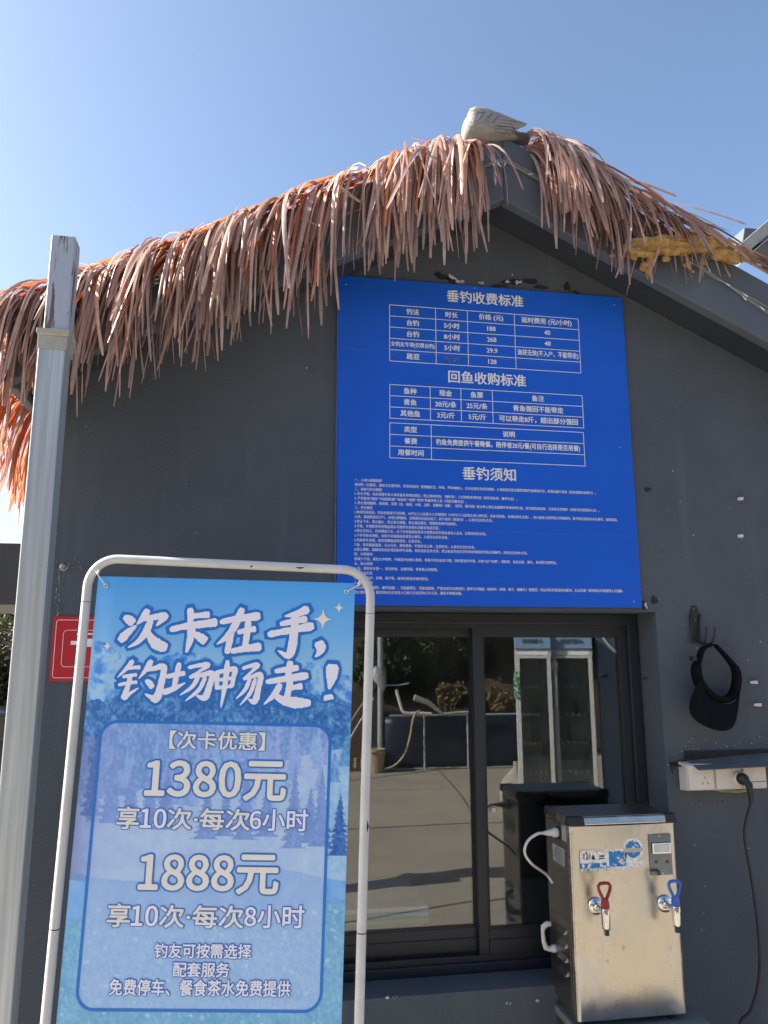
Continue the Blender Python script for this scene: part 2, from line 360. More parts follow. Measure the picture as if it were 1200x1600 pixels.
# ------------------------------------------------------------------ blue price board
board = thing('price_board', at(760, 950, 0), 'blue notice board with white price tables and angling rules above the window', 'sign')
b1, b2, b3, b4 = at(528, 432), at(970, 467), at(1001, 950), at(525.5, 945.5)
m = MB(); q = [b4, b3, b2, b1]
m.hexa([(b4.x, -.011, b4.z), (b3.x, -.011, b3.z), (b3.x, -.002, b3.z), (b4.x, -.002, b4.z), (b1.x, -.011, b1.z), (b2.x, -.011, b2.z), (b2.x, -.002, b2.z), (b1.x, -.002, b1.z)])
m.build('panel', M['signblue'], board, bevel=.0015)
for px, py in ((540, 446), (958, 478), (988, 940), (740, 452), (966, 700)):
    p = at(px, py); MB().lathe((p.x, -.011, p.z), (0, -1, 0), [(0, .0042), (.0015, .0040), (.0022, .002)], 12).build('screw', mat('screw_zinc', (.30, .33, .40), None, 30, .4, metal=.8), board)
ed = MB(); e = .0025  # pale strip down the left edge, thin pale lines across
ed.box((b1.x-.002, -.0118, b4.z), (b1.x+.001, -.0112, b1.z))
for zz in (2.63, 2.015, 1.83): ed.box((b1.x+.003, -.0113, zz), (b2.x-.004, -.0111, zz+.0012))
ed.build('pale_lines', mat('pale_line', (.10, .17, .42), (.05, .10, .36), 30, .5), board, label='pale lines along the edge and across the blue board')
YT = -.0122
def sp(x, z, l=0): return (x, YT-l, z)
def grid_table(name, TLp, BRp, cols_px, nrow, wd=.0021):
    a = at(*TLp); b = at(*BRp); m = MB()
    xs = [at(*c).x for c in cols_px]; zs = [a.z+(b.z-a.z)*i/nrow for i in range(nrow+1)]
    for z in zs: m.box((xs[0]-wd/2, -.0118, z-wd/2), (xs[-1]+wd/2, -.0112, z+wd/2))
    for x in xs:
        for i in range(nrow): m.box((x-wd/2, -.0118, zs[i+1]+wd/2), (x+wd/2, -.0112, zs[i]-wd/2))
    m.build('table_grid', M['white'], board); return xs, zs
def cell_text(xs, zs, rows, fits=None, ch=.0232):
    for i, row in enumerate(rows):
        for j, t in enumerate(row):
            if not t: continue
            cx = (xs[j]+xs[j+1])/2; cz = (zs[i]+zs[i+1])/2; wmax = (xs[j+1]-xs[j])*.94
            v, f = text_pts(t, 1, .014); wd = (v[:, 0].max()-v[:, 0].min()); hh = v[:, 1].max()-v[:, 1].min()
            s_ = ch; wdt = min(wd*s_*1.0, wmax)
            hgt = hh*s_ if wd*s_ <= wmax*1.35 else hh*s_*.8
            m = MB(); text_to(m, t, sp, cx, cz, width=wdt, height=hgt, offset=.034)
            if t == '3小时': m.build('lettering', M['ghost'], board, label='half rubbed off white lettering')
            else: m.build('lettering', M['white'], board)
xs_, zs_ = grid_table('', (607.8, 478.4), (905, 584.6), [(607.8, 478.4), (679.2, 484.5), (728.7, 488.6), (801.8, 494.7), (901.4, 502.9)], 5)
cell_text(xs_, zs_, [['钓法', '时长', '价格 (元)', '延时费用 (元/小时)'], ['台钓', '5小时', '188', '40'], ['台钓', '8小时', '268', '40'], ['女钓友专项(仅限台钓)', '5小时', '29.9', '渔获无效(不入户，不能带走)'], ['路亚', '3小时', '128', '']])
xs_, zs_ = grid_table('', (608.2, 602.5), (910, 670.3), [(608.2, 654.8), (671.5, 658), (719.7, 661), (769, 663), (910, 670.3)], 3)
cell_text(xs_, zs_, [['鱼种', '现金', '鱼票', '备注'], ['青鱼', '20元/条', '25元/条', '青鱼强回不能带走'], ['其他鱼', '3元/斤', '5元/斤', '可以带走8斤，超出部分强回']])
xs_, zs_ = grid_table('', (608.2, 662.1), (912, 729.4), [(608.2, 715.9), (673.1, 718), (912, 729.4)], 3)
cell_text(xs_, zs_, [['类型', '说明'], ['餐费', '钓鱼免费提供午餐晚餐。陪伴者20元/餐(可自行选择是否用餐)'], ['用餐时间', '']], ch=.0225)
for t, px, py, wpx in (('垂钓收费标准', 756.8, 469, 118), ('回鱼收购标准', 760, 593.5, 120), ('垂钓须知', 763, 742, 82)):
    p = at(px, py); wd = at(px+wpx/2, py).x-at(px-wpx/2, py).x
    m = MB(); text_to(m, t, sp, p.x, p.z, width=wd, offset=.026); m.build('heading', M['white'], board)
rules = ['一、入场与基础规则', '休闲钓（以娱乐、放松为主要目的，非竞技垂钓）需遵循安全、环保、不影响他人、合法合规且有序的规则，入场前请先登记缴费领取钓鱼牌再开杆，收费后概不退费（回鱼需报钓鱼牌号）。',
 '二、装备与钓法限制', '1. 杆长不限，但必须遵守单人单杆最多双钩的规定，禁止使用串钩、“爆炸钩”、八爪钩等多钩钓组（易伤害鱼类、破坏生态）。',
 '2. 严禁使用“锚钩”“可视锚鱼器”“电鱼机”“毒饵”“炸药”等破坏性工具（可能涉嫌违法）。', '3. 禁止使用散炮、泡泡球、活饵（虫、蚯蚓、小鱼、活虾、泥鳅等）内脏、（虾壳、螺可用）防止带入寄生虫或破坏本地鱼种生态，优先推荐商品饵、玉米等天然饵料（详情可咨询管理人员）。',
 '三、安全规范', '1.休闲钓虽轻松，但安全隐患不可忽视，16岁以上儿童需大人全程陪同（16岁以下儿童禁止进入垂钓区，因水深危险，也请各家长注意）、老人需成人陪伴禁止单独垂钓；新手建议选择浅水区垂钓、如遇雷雨、',
 '大风、暴雨等恶劣天气，必须立即撤离，且要避免在高压线下、树下垂钓（防雷击），人身安全自负全责。', '2.禁止下水、禁止烟火、禁止柴火取暖、禁止酒后垂钓，管理处免费开始搭杆。', '3.手机、车钥匙等贵重物品落水可提供专业潜水员联系电话打捞。',
 '4.禁止任何人、任何理由下水，出了任何事故和责任与荒野水库钓场及承包人无关，后果及责任自负。', '5.户外钓鱼有风险，身体不适或疾病患者禁止垂钓，人身安全自负全责。', '6.钓鱼停车免费，如有刮蹭偷盗等损失，后果自负。',
 '7.雨、雪天路面湿滑，小心行走，避免摔跤，钓场好近山体，注意蛇虫，人身安全自负全责。', '8.禁止攀爬、踩踏非钓位区域及防护栏设施，如有违反自负全责，禁止私自钓虫在非钓场非规划的钓鱼区域做钓，如有违反自负全责。',
 '四、文明垂钓', '要减少干扰，避免大声喧哗，不随意评论他人渔获，尊重不同钓友的习惯。同时要爱护环境，垃圾“自产自销”，饵料袋、食品包装、烟头、鱼线等全部带走。',
 '五、核心原则', '入场，秉持安全第一、轻钓护鱼、安静环保、尊重他人的原则。', '六、物品归位', '在钓场用鱼护、抄网、椅子等，离场时要及时放回原位。', '七、违规处理',
 '违反规则（如锚钓、破坏设施），可能被警告、罚款或驱离，严重者追究法律责任；损坏公共物品（如鱼护、抄网、椅子、摄像头）需赔偿。钓友间有矛盾需协商解决，无法达成一致时联系钓场管理人员调解。',
 '禁止肢体冲突，建议到达后先查看入口处公告或咨询工作人员，避免不知情违规。']
m = MB(); pa, pb = at(553.6, 751), at(553.6, 925.7); v8, _ = text_pts(rules[7], 1, .016)
sc8 = (at(962.7, 816).x-pa.x)/(v8[:, 0].max()-v8[:, 0].min())
for i, t in enumerate(rules):
    v, f = text_pts(t, 1); v = v*sc8; z = pa.z+(pb.z-pa.z)*i/24
    v[:, 0] -= v[:, 0].min()
    stamp(m, v, f, lambda a, b, l: sp(pa.x+a, z+(b-sc8*.36)*1.12, l), .022*sc8, BOLD[:3])
m.build('rules_lettering', M['white'], board)
# ------------------------------------------------------------------ banner and its stand
BTL = Vector((-.358, -.584, 1.789)); DH = Vector((.991, -.129, -.025)).normalized(); DV = Vector((-.025, .003, -1)); DV = (DV-DH*DV.dot(DH)).normalized()
BN = DV.cross(DH)
if BN.y > 0: BN = -BN
BW, BH = .60, 1.56
def bplane(px, py):
    d = ray(px, py); t = (BTL-CAM).dot(BN)/d.dot(BN); p = CAM+d*t-BTL; return p.dot(DH), p.dot(DV)
def bpt(u, v, o=0): return BTL+DH*u+DV*v+BN*o
ban = thing('promo_banner', bpt(BW/2, BH), 'printed blue lakeside banner with ticket prices hung in a white tube stand', 'banner')
# printed picture as a fine colour grid (flat print)
NU, NV = 260, 680
def s2l(c): c = np.asarray(c, float)/255; return np.where(c < .04045, c/12.92, ((c+.055)/1.055)**2.4)
def vnoise(n, k, seed):
    r_ = np.random.default_rng(seed); g = r_.random(k+2); x = np.linspace(0, k, n); i = x.astype(int); f = x-i; f = f*f*(3-2*f)
    return g[i]*(1-f)+g[i+1]*f
def vnoise2(nv, nu, kv, ku, seed):
    r_ = np.random.default_rng(seed); g = r_.random((kv+2, ku+2)); y = np.linspace(0, kv, nv); x = np.linspace(0, ku, nu)
    yi = y.astype(int); xi = x.astype(int); fy = (y-yi)[:, None]; fx = (x-xi)[None]; fy = fy*fy*(3-2*fy); fx = fx*fx*(3-2*fx)
    a = g[yi][:, xi]; b = g[yi][:, xi+1]; c = g[yi+1][:, xi]; d = g[yi+1][:, xi+1]
    return (a*(1-fx)+b*fx)*(1-fy)+(c*(1-fx)+d*fx)*fy
uu = np.linspace(0, 1, NU); vv = np.linspace(0, 1, NV); UU, VV = np.meshgrid(uu, vv)
asp = BH/BW; VR = VV; VV = VV*1.3
img = np.zeros((NV, NU, 3))
def lerp3(a, b, t): return np.asarray(a)[None, None]*(1-t[..., None])+np.asarray(b)[None, None]*t[..., None]
img[:] = lerp3((70, 150, 222), (150, 190, 238), np.clip(VV/.2, 0, 1))
n1 = .45*vnoise2(NV, NU, 60, 26, 1)+.33*vnoise2(NV, NU, 137, 61, 12)+.22*vnoise2(NV, NU, 301, 128, 13); n2 = .5*vnoise2(NV, NU, 220, 110, 2)+.5*vnoise2(NV, NU, 420, 200, 14); n3 = vnoise2(NV, NU, 14, 7, 3)
n1 = .5+(n1-.5)*1.5; n2 = .5+(n2-.5)*1.35
# distant snowy ridge (v .12-.3), wooded hills, lake, meadow
ridge = .185-.05*vnoise(NU, 5, 4)-.02*vnoise(NU, 17, 5)+.02*uu
mask = VV > ridge[None]; snow = lerp3((150, 190, 240), (62, 128, 208), np.clip((n1-.35)*2.5, 0, 1)); img = np.where(mask[..., None], snow, img)
r2 = .215+.035*np.cos(uu*5.2+.4)+.012*vnoise(NU, 60, 6)-.03*vnoise(NU, 4, 16)
mask = VV > r2[None]; wood = lerp3((34, 92, 166), (112, 166, 222), np.clip((n2-.2)*1.1+(n1-.5)*.8, 0, 1)); img = np.where(mask[..., None], wood, img)
r3 = .40-.10*uu+.02*vnoise(NU, 6, 8)
mask = VV > r3[None]; fld = lerp3((172, 202, 240), (128, 170, 222), np.clip(n1*.8+n2*.4-.1, 0, 1)); img = np.where(mask[..., None], fld, img)
def conifer(cu, base, h, wd, col):
    top = base-h
    t = np.clip((VV-top)/h, 0, 1); saw = .55+.45*np.abs(((t*11) % 1))
    half = wd*(t**.9)*saw*(.8+.5*n2)
    mk = (np.abs(UU-cu) < half) & (VV > top) & (VV < base)
    c = lerp3(col, np.asarray(col)+45, np.clip(n2*1.2-.25+(UU-cu)/wd*.3, 0, 1)); img[mk] = c[mk]
rr = np.random.default_rng(21)
for i in range(60):
    cu = rr.random(); b = .36+.10*rr.random()-.06*cu; conifer(cu, b, .04+.05*rr.random(), .018+.012*rr.random(), (70+rr.integers(30), 120+rr.integers(20), 190))
for cu, b, h in ((.90, .485, .14), (.97, .50, .11), (.80, .49, .15), (.86, .48, .10), (.62, .475, .14), (.55, .47, .09), (.70, .47, .10), (.48, .475, .10), (.33, .46, .12), (.06, .44, .17), (.13, .45, .13), (.20, .455, .11), (.27, .45, .08)): conifer(cu, b, h, .045, (34, 84, 158))
lake = VV > .535+.012*np.sin(UU*7); img = np.where(lake[..., None], lerp3((88, 146, 216), (140, 186, 236), np.clip(n1*.6+n3*.5-.1, 0, 1)), img)
shore = (VV > .522+.01*np.sin(UU*9)) & (VV < .536+.012*np.sin(UU*7)); img[shore] = (160, 190, 226)
mead = VV > .60+.02*np.sin(UU*4+1)+.015*(n2-.5); img = np.where(mead[..., None], lerp3((92, 154, 200), (142, 188, 220), np.clip(n2*.9+n1*.3-.15, 0, 1)), img)
low = np.clip((VV-.72)/.25, 0, 1); img = img*(1-low[..., None]*.55)+lerp3((84, 160, 196), (110, 180, 205), n1)*low[..., None]*.55
for i in range(150):
    cu, cv = rr.random(), .585+.26*rr.random(); rd = .004+.006*rr.random()
    mk = ((UU-cu)/rd)**2+((VV-cv)*asp/rd)**2 < 1; img[mk] = img[mk]*.62+np.array((226, 232, 240))*.38
left = np.exp(-(UU/.10)**2)*((VV > .30) & (VV < .55)); img = img*(1-left[..., None]*.55)+np.array((112, 112, 168))[None, None]*left[..., None]*.55
img[:] = img*.93+np.array((96, 158, 226))*.07
# translucent panel tint
pu0, pv0 = bplane(60+215/2.222, 1120+12/2.222); pu1, pv1 = bplane(60+1020/2.222, 1120+24/2.222); _, pv2 = bplane(60+560/2.222, 1120+1026/2.222)
PU0, PU1, PV0, PV1 = pu0, pu1, (pv0+pv1)/2, pv2
def rrect(u0, u1, v0, v1, r_, n=8):
    pts = []
    for cx, cy, a0 in ((u1-r_, v0+r_, -90), (u1-r_, v1-r_, 0), (u0+r_, v1-r_, 90), (u0+r_, v0+r_, 180)):
        for i in range(n+1): a = R(a0+90*i/n); pts.append((cx+math.cos(a)*r_, cy+math.sin(a)*r_))
    return pts
U_, V_ = UU*BW, VR*BH; rc = .04
dx = np.maximum(np.maximum(PU0+rc-U_, U_-(PU1-rc)), 0); dy = np.maximum(np.maximum(PV0+rc-V_, V_-(PV1-rc)), 0)
inp = (U_ > PU0) & (U_ < PU1) & (V_ > PV0) & (V_ < PV1) & (np.hypot(dx, dy) < rc)
img = np.where(inp[..., None], img*.50+np.array((182, 192, 246))*.50, img)
lin_ = np.minimum(s2l(img)*np.array((1.28, 1.34, 1.25)), .95)
def bend(u): return .010*np.clip((.045-u)/.045, 0, 1)**1.5
off = -(bend(U_))+.0025*np.sin(V_*5)*0
me = bpy.data.meshes.new('print'); base = ban.location
X = np.array(BTL)[None, None]+U_[..., None]*np.array(DH)+V_[..., None]*np.array(DV)+off[..., None]*np.array(BN)-np.array(base)
idx = np.arange(NU*NV).reshape(NV, NU); F_ = np.stack([idx[:-1, :-1], idx[1:, :-1], idx[1:, 1:], idx[:-1, 1:]], -1).reshape(-1, 4)
me.from_pydata(X.reshape(-1, 3).tolist(), [], F_.tolist()); me.update()
ca = me.color_attributes.new('Col', 'FLOAT_COLOR', 'POINT'); ca.data.foreach_set('color', np.concatenate([lin_, np.ones((NV, NU, 1))], -1).reshape(-1).astype(np.float32))
me.polygons.foreach_set('use_smooth', [True]*len(me.polygons))
M['vinyl'] = mat('banner_vinyl', (1, 1, 1), (.97, .97, .98), 5, .38, attr=True, bump=.35, bscale=3.5, trans=.10, spec=.45)
me.materials.append(M['vinyl']); po = bpy.data.objects.new('print', me); S.collection.objects.link(po); po.parent = ban
sm = po.modifiers.new('thick', 'SOLIDIFY'); sm.thickness = .0007; sm.offset = -1
def bp_(o): return lambda u, v: bpt(u, v, o)
M['bblue'] = mat('print_blue', (.008, .17, .60), (.010, .19, .63), 8, .4)
M['bpink'] = mat('print_pale_lilac', (.82, .82, .92), (.79, .79, .90), 8, .4)
M['bcream'] = mat('print_cream', (.80, .78, .72), (.77, .75, .69), 8, .4)
# panel border
m = MB(); A = rrect(PU0, PU1, PV0, PV1, rc); bw = .0065; B = rrect(PU0+bw, PU1-bw, PV0+bw, PV1-bw, rc-bw); n = len(A)
m.add([bpt(u, v, .0006) for u, v in A]+[bpt(u, v, .0006) for u, v in B], [(i, (i+1) % n, n+(i+1) % n, n+i) for i in range(n)]); m.build('panel_border', M['bblue'], ban)
# headline in brush strokes: (x,y,width) on a 100-unit square, y up
YANG = [[(46, 84, 6), (66, 90, 7), (86, 92, 9), (70, 76, 5), (50, 60, 5)], [(50, 60, 6), (74, 66, 7), (96, 70, 10), (92, 40, 10), (84, 10, 11), (66, 14, 3)], [(68, 62, 7), (56, 36, 7), (32, 14, 2)], [(82, 60, 7), (70, 28, 7), (44, 0, 2)]]
JIN = [[(30, 99, 9), (18, 80, 7), (0, 58, 2)], [(22, 80, 5), (34, 83, 6), (48, 84, 7)], [(12, 60, 6), (26, 63, 6), (42, 66, 6)], [(4, 40, 6), (24, 45, 6), (44, 48, 6)], [(28, 64, 8), (24, 36, 8), (18, 10, 10), (30, 20, 6), (48, 34, 2)]]
BR = {'次': [[(10, 80, 8), (20, 74, 12), (30, 64, 11)], [(6, 22, 12), (18, 40, 11), (36, 60, 3)], [(56, 99, 9), (48, 80, 9), (36, 62, 2)], [(46, 76, 7), (66, 81, 8), (92, 86, 10), (84, 72, 7), (76, 60, 2)], [(64, 74, 9), (56, 44, 10), (42, 20, 7), (22, 4, 2)], [(58, 48, 6), (70, 26, 12), (84, 12, 16), (102, 6, 10)]],
 '卡': [[(40, 99, 9), (42, 80, 9), (42, 60, 8)], [(44, 82, 7), (64, 85, 8), (84, 87, 10)], [(0, 50, 8), (30, 58, 9), (66, 64, 11), (102, 70, 12)], [(46, 60, 12), (45, 32, 10), (38, -2, 4)], [(54, 42, 7), (66, 34, 12), (80, 24, 12)]],
 '在': [[(6, 70, 8), (40, 78, 9), (94, 86, 12)], [(52, 100, 10), (40, 66, 10), (22, 38, 8), (0, 20, 2)], [(30, 50, 10), (28, 26, 9), (24, 0, 7)], [(46, 48, 7), (64, 53, 7), (86, 57, 9)], [(68, 74, 9), (66, 44, 9), (63, 12, 9)], [(34, 6, 8), (62, 12, 9), (100, 18, 13)]],
 '手': [[(86, 98, 12), (62, 88, 9), (34, 82, 3)], [(26, 66, 8), (54, 72, 8), (86, 78, 10)], [(0, 44, 9), (40, 52, 9), (102, 64, 12)], [(58, 88, 10), (57, 50, 11), (54, 18, 13), (46, 2, 10), (22, 12, 2)]],
 '，': [[(50, 90, 30), (66, 60, 30), (54, 28, 18), (20, 0, 3)]],
 '钓': JIN+[[(70, 100, 10), (60, 78, 8), (46, 56, 2)], [(60, 78, 7), (78, 82, 8), (98, 86, 11), (96, 50, 11), (88, 10, 13), (76, 12, 8), (62, 20, 2)], [(62, 52, 6), (70, 46, 10), (78, 34, 10)]],
 '场': [[(2, 60, 7), (20, 65, 8), (40, 70, 8)], [(26, 94, 9), (22, 60, 9), (18, 28, 8)], [(-2, 20, 11), (18, 30, 9), (42, 46, 2)]]+YANG,
 '畅': [[(6, 76, 8), (6, 56, 8), (8, 34, 7)], [(6, 74, 7), (24, 78, 7), (42, 82, 9), (40, 60, 8), (38, 40, 7)], [(10, 56, 6), (24, 59, 6), (38, 61, 6)], [(8, 38, 6), (24, 41, 6), (40, 43, 6)], [(26, 100, 9), (24, 50, 9), (18, -6, 3)]]+[[(48+(x-32)*52/68, y, w_*.95) for x, y, w_ in s_] for s_ in YANG],
 '走': [[(22, 78, 7), (46, 83, 8), (74, 88, 9)], [(54, 101, 9), (52, 80, 9), (50, 58, 9)], [(4, 52, 8), (44, 60, 9), (96, 70, 11)], [(56, 58, 9), (54, 38, 9), (50, 14, 9)], [(56, 38, 7), (68, 41, 7), (84, 44, 9)], [(34, 46, 9), (22, 22, 8), (0, -2, 2)], [(18, 26, 6), (40, 10, 11), (70, 4, 15), (104, 4, 9)]],
 '！': [[(56, 100, 40), (50, 66, 30), (34, 34, 8)], [(30, 14, 30), (36, 4, 30)]]}
BOX = [('次', 250, 415, 212, 360), ('卡', 437, 590, 208, 368), ('在', 605, 757, 210, 376), ('手', 790, 940, 205, 385), ('，', 945, 985, 328, 386), ('钓', 245, 400, 396, 548), ('场', 418, 582, 398, 545), ('畅', 592, 755, 398, 560), ('走', 775, 930, 402, 556), ('！', 990, 1030, 418, 545)]
def smoothline(pts, k=7):
    P_ = [np.array(p, float) for p in pts]; P_ = [2*P_[0]-P_[1]]+P_+[2*P_[-1]-P_[-2]]; out = []
    for i in range(1, len(P_)-2):
        for t in np.linspace(0, 1, k, endpoint=False):
            a, b, c, d = P_[i-1:i+3]; out.append(.5*((2*b)+(-a+c)*t+(2*a-5*b+4*c-d)*t*t+(-a+3*b-3*c+d)*t**3))
    out.append(P_[-2]); return out
def brush(layer_o, extra, jit):
    m = MB(); kk = 0
    for ch, x0, x1, y0, y1 in BOX:
        c0 = bplane(80+x0/2.308, 860+y0/2.308); c1 = bplane(80+x1/2.308, 860+y1/2.308)
        su, sv = (c1[0]-c0[0])/100, (c1[1]-c0[1])/100
        wscale = .0009 if ch not in '，！' else .00042
        for st in BR[ch]:
            ln = smoothline(st) if len(st) > 2 else smoothline([st[0], tuple((np.array(st[0])+np.array(st[1]))/2), st[1]])
            pts = [np.array((c0[0]+p[0]*su, c0[1]+(100-p[1])*sv)) for p in ln]
            L_, R_ = [], []
            for i, p in enumerate(pts):
                t = pts[min(i+1, len(pts)-1)]-pts[max(i-1, 0)]; t = t/(np.linalg.norm(t)+1e-9); nrm = np.array((-t[1], t[0]))
                hw = max(ln[i][2], 1.2)*wscale*(.76 if ch in '钓场畅' else .92)*(1+jit*random.uniform(-1, 1))+extra
                if i == 0: p = p-t*(extra*.9+hw*.35)
                if i == len(pts)-1: p = p+t*(extra*.9)
                q = hw*(.62 if i in (0, len(pts)-1) else 1)
                L_.append(p+nrm*q); R_.append(p-nrm*q)
            o = layer_o+.000012*(kk % 60); kk += 1; n = len(L_); e_ = .0000012
            m.add([bpt(a[0], a[1], o+e_*q) for q, a in enumerate(L_)]+[bpt(a[0], a[1], o+e_*q) for q, a in enumerate(R_)], [(i, i+1, n+i+1, n+i) for i in range(n-1)])
    return m
brush(.0006, .0070, 0).build('headline_outline', M['bblue'], ban)
brush(.0016, 0, .10).build('headline', M['bpink'], ban)
# remaining lettering with outlines
def btext(t, cx, cy, wpx, hpx, mt, out=.0028, bold=.03, zoff=(60, 1120), k=2.222, spacing=1):
    c = bplane(zoff[0]+cx/k, zoff[1]+cy/k); a = bplane(zoff[0]+(cx-wpx/2)/k, zoff[1]+cy/k); b = bplane(zoff[0]+(cx+wpx/2)/k, zoff[1]+cy/k)
    h = abs(bplane(zoff[0]+cx/k, zoff[1]+(cy+hpx/2)/k)[1]-bplane(zoff[0]+cx/k, zoff[1]+(cy-hpx/2)/k)[1])
    wd = b[0]-a[0]; rot = 0
    slope = .0
    f1 = lambda o: (lambda u, v: bpt(u, 2*c[1]-v, o))
    v, f = text_pts(t, 1, 0, spacing=spacing, cjk=any(q in t for q in '0123456789')); lo, hi = v.min(0), v.max(0); s_ = np.array((wd, h))/(hi-lo); mid = (lo+hi)/2; bold = bold*(hi-lo)[1]
    fn = lambda x, y, l: bpt(c[0]+(x-mid[0])*s_[0], c[1]-(y-mid[1])*s_[1], l)
    m = MB(); stamp(m, v, f, fn, bold, disc(8), .00004, .0017)
    m2 = MB(); stamp(m2, v, f, fn, bold+out/s_[1], disc(16), .00004, .0007)
    m2.build('lettering_outline', M['bblue'], ban); m.build('lettering', mt, ban)
btext('【次卡优惠】', 622, 82, 330, 62, M['bcream'], .0016, .02)
btext('1380元', 617, 220, 484, 132, M['bcream'], .0035, .03)
btext('享', 312, 350, 76, 76, M['bcream'], .002, .02); btext('10', 400, 352, 88, 66, M['bpink'], .002, .025); btext('次·每次', 592, 355, 285, 74, M['bcream'], .002, .02); btext('6小时', 836, 358, 200, 74, M['bpink'], .002, .02)
btext('1888元', 593, 545, 480, 132, M['bcream'], .0035, .03)
btext('享', 280, 688, 78, 80, M['bcream'], .002, .02); btext('10', 370, 690, 90, 70, M['bpink'], .002, .025); btext('次·每次', 567, 693, 290, 78, M['bcream'], .002, .02); btext('8小时', 820, 693, 206, 78, M['bpink'], .002, .02)
btext('钓友可按需选择', 572, 812, 335, 50, M['bpink'], .0018, .022); btext('配套服务', 566, 877, 195, 50, M['bpink'], .0018, .022); btext('免费停车、餐食茶水免费提供', 562, 940, 628, 56, M['bpink'], .0018, .022)
for px, py, s_ in ((980, 248, 34), (1038, 207, 18), (203, 345, 17)):
    c = bplane(80+px/2.308, 860+py/2.308); r_ = s_*.00066
    pts = []
    for i in range(32):
        a = 2*math.pi*i/32; k_ = 1/((abs(math.cos(a))**.55+abs(math.sin(a))**.55)**(1/.55)); pts.append(bpt(c[0]+math.cos(a)*r_*k_, c[1]+math.sin(a)*r_*k_*1.1, .0012))
    m = MB(); m.add(pts, [tuple(range(32))]); m.build('sparkle_print', M['bcream'], ban)
M['brass'] = mat('eyelet_metal', (.7, .7, .68), (.5, .5, .5), 60, .3, metal=1)
GR = [bplane(80+198/2.308, 860+127/2.308), bplane(80+1065/2.308, 860+149/2.308), (.02, BH-.025), (BW-.02, BH-.025)]
for u, v in GR:
    g = MB(); g.lathe(bpt(u, v, .0004), BN, [(0, .0055), (.0012, .0055), (.0016, .0045), (.0016, .0028), (.0005, .0026)], 18); e = g.build('eyelet', M['brass'], ban)
    k_ = MB(); k_.lathe(bpt(u, v, .0005), BN, [(0, .0027), (.0008, .0027)], 14); k_.build('eyelet_hole', M['black'], e)

# stand: bent white tube, drawn in the banner plane just behind it
STO = -.012
def fpt(px, py):
    d = ray(px, py); t = (BTL+BN*STO-CAM).dot(BN)/d.dot(BN); return CAM+d*t
stand = thing('banner_stand', bpt(BW/2, 1.72, STO), 'white enamelled tube stand with rounded top corners around the blue banner', 'stand')
M['enamel'] = mat('white_enamel', (.58, .59, .59), (.50, .51, .51), 14, .34, spec=.5)
tr_ = .0106
TLc, TRc = fpt(188, 875), fpt(530, 882); Lj, Rj = fpt(134.5, 940), fpt(581, 944)
def fuv(p): q = p-BTL; return q.dot(DH), q.dot(DV)
uL = (fuv(fpt(117, 1120))[0]+fuv(fpt(134.5, 940))[0])/2; uR = (fuv(fpt(571.5, 1120))[0]+fuv(fpt(581, 944))[0])/2; vt = (fuv(TLc)[1]+fuv(TRc)[1])/2
rc2 = .066
def tubepath(seq): return [bpt(u, v, STO) for u, v in seq]
arc = lambda cx, cy, a0, a1: [(cx+rc2*math.cos(R(a)), cy+rc2*math.sin(R(a))) for a in np.linspace(a0, a1, 10)]
vj = fuv(Lj)[1]; vj2 = fuv(fpt(75, 1450))[1]; dz = .010
vt2 = vt+dz
upper = [(uL, vj)]+arc(uL+rc2, vt+rc2, 180, 270)+arc(uR-rc2, vt2+rc2, 270, 360)+[(uR, vj+dz)]
MB().tube(tubepath(upper), tr_, 16).build('top_tube', M['enamel'], stand)
for uu_, a in ((uL, vj), (uR, vj+dz)):
    MB().tube(tubepath([(uu_, a+.0015), (uu_, vj2)]), tr_*1.02, 16).build('side_tube', M['enamel'], stand)
    MB().tube(tubepath([(uu_, vj2+.003), (uu_, 1.70)]), tr_*1.02, 16).build('leg_tube', M['enamel'], stand)
    ft_ = MB(); c = bpt(uu_, 1.72, STO); ft_.tube([c+Vector((0, -.28, .02)), c+Vector((0, .28, .02))], tr_, 12); ft_.build('foot', M['enamel'], stand)
    MB().tube(tubepath([(uu_, a-.0005), (uu_, a+.0015)]), tr_*.9, 12).build('joint', M['rust'], stand); MB().tube(tubepath([(uu_, vj2), (uu_, vj2+.003)]), tr_*.9, 12).build('joint', M['rust'], stand)
bt = MB(); bt.tube(tubepath([(uL+tr_, 1.64), (uR-tr_, 1.64)]), tr_*.9, 12); bt.build('cross_tube', M['enamel'], stand)
for px, py, l_, o_ in ((1000-530, 879, .012, 0), (394, 877, .003, 0)):
    u, v = fuv(fpt(px, 878)); sc = MB(); sc.tube([bpt(u-l_, vt+dz*.7+.002, STO+tr_-.0015), bpt(u, vt+dz*.7+.003, STO+tr_-.001), bpt(u+l_, vt+dz*.7+.001, STO+tr_-.0015)], [.0012, .0022, .001], 8); sc.build('chipped_spot', M['tar'], stand)
u, v = fuv(fpt(574, 1290)); sc = MB(); sc.tube([bpt(uR+.006, v-.012, STO+tr_*.75), bpt(uR+.007, v, STO+tr_*.7), bpt(uR+.006, v+.012, STO+tr_*.75)], [.001, .003, .001], 8)
sc.build('chipped_spot', M['tar'], stand)
for (u, v), cor in ((GR[0], (uL+.018, vt+.03)), (GR[1], (uR-.020, vt+dz+.032))):
    z = MB(); z.tube([bpt(u, v, .001), bpt((u+cor[0])/2, (v+cor[1])/2, .003), bpt(cor[0], cor[1], STO+.012)], .0014, 6)
    z.lathe(bpt((u+cor[0]*3)/4, (v+cor[1]*3)/4, .003), (DH*.3-DV), [(0, .003), (.010, .003)], 8)
    tag(z.build('cable_tie', M['pvc']), 'white cable tie at the '+('upper left' if u < .3 else 'upper right')+' eyelet of the blue banner', 'cable tie', 'cable ties holding the banner')

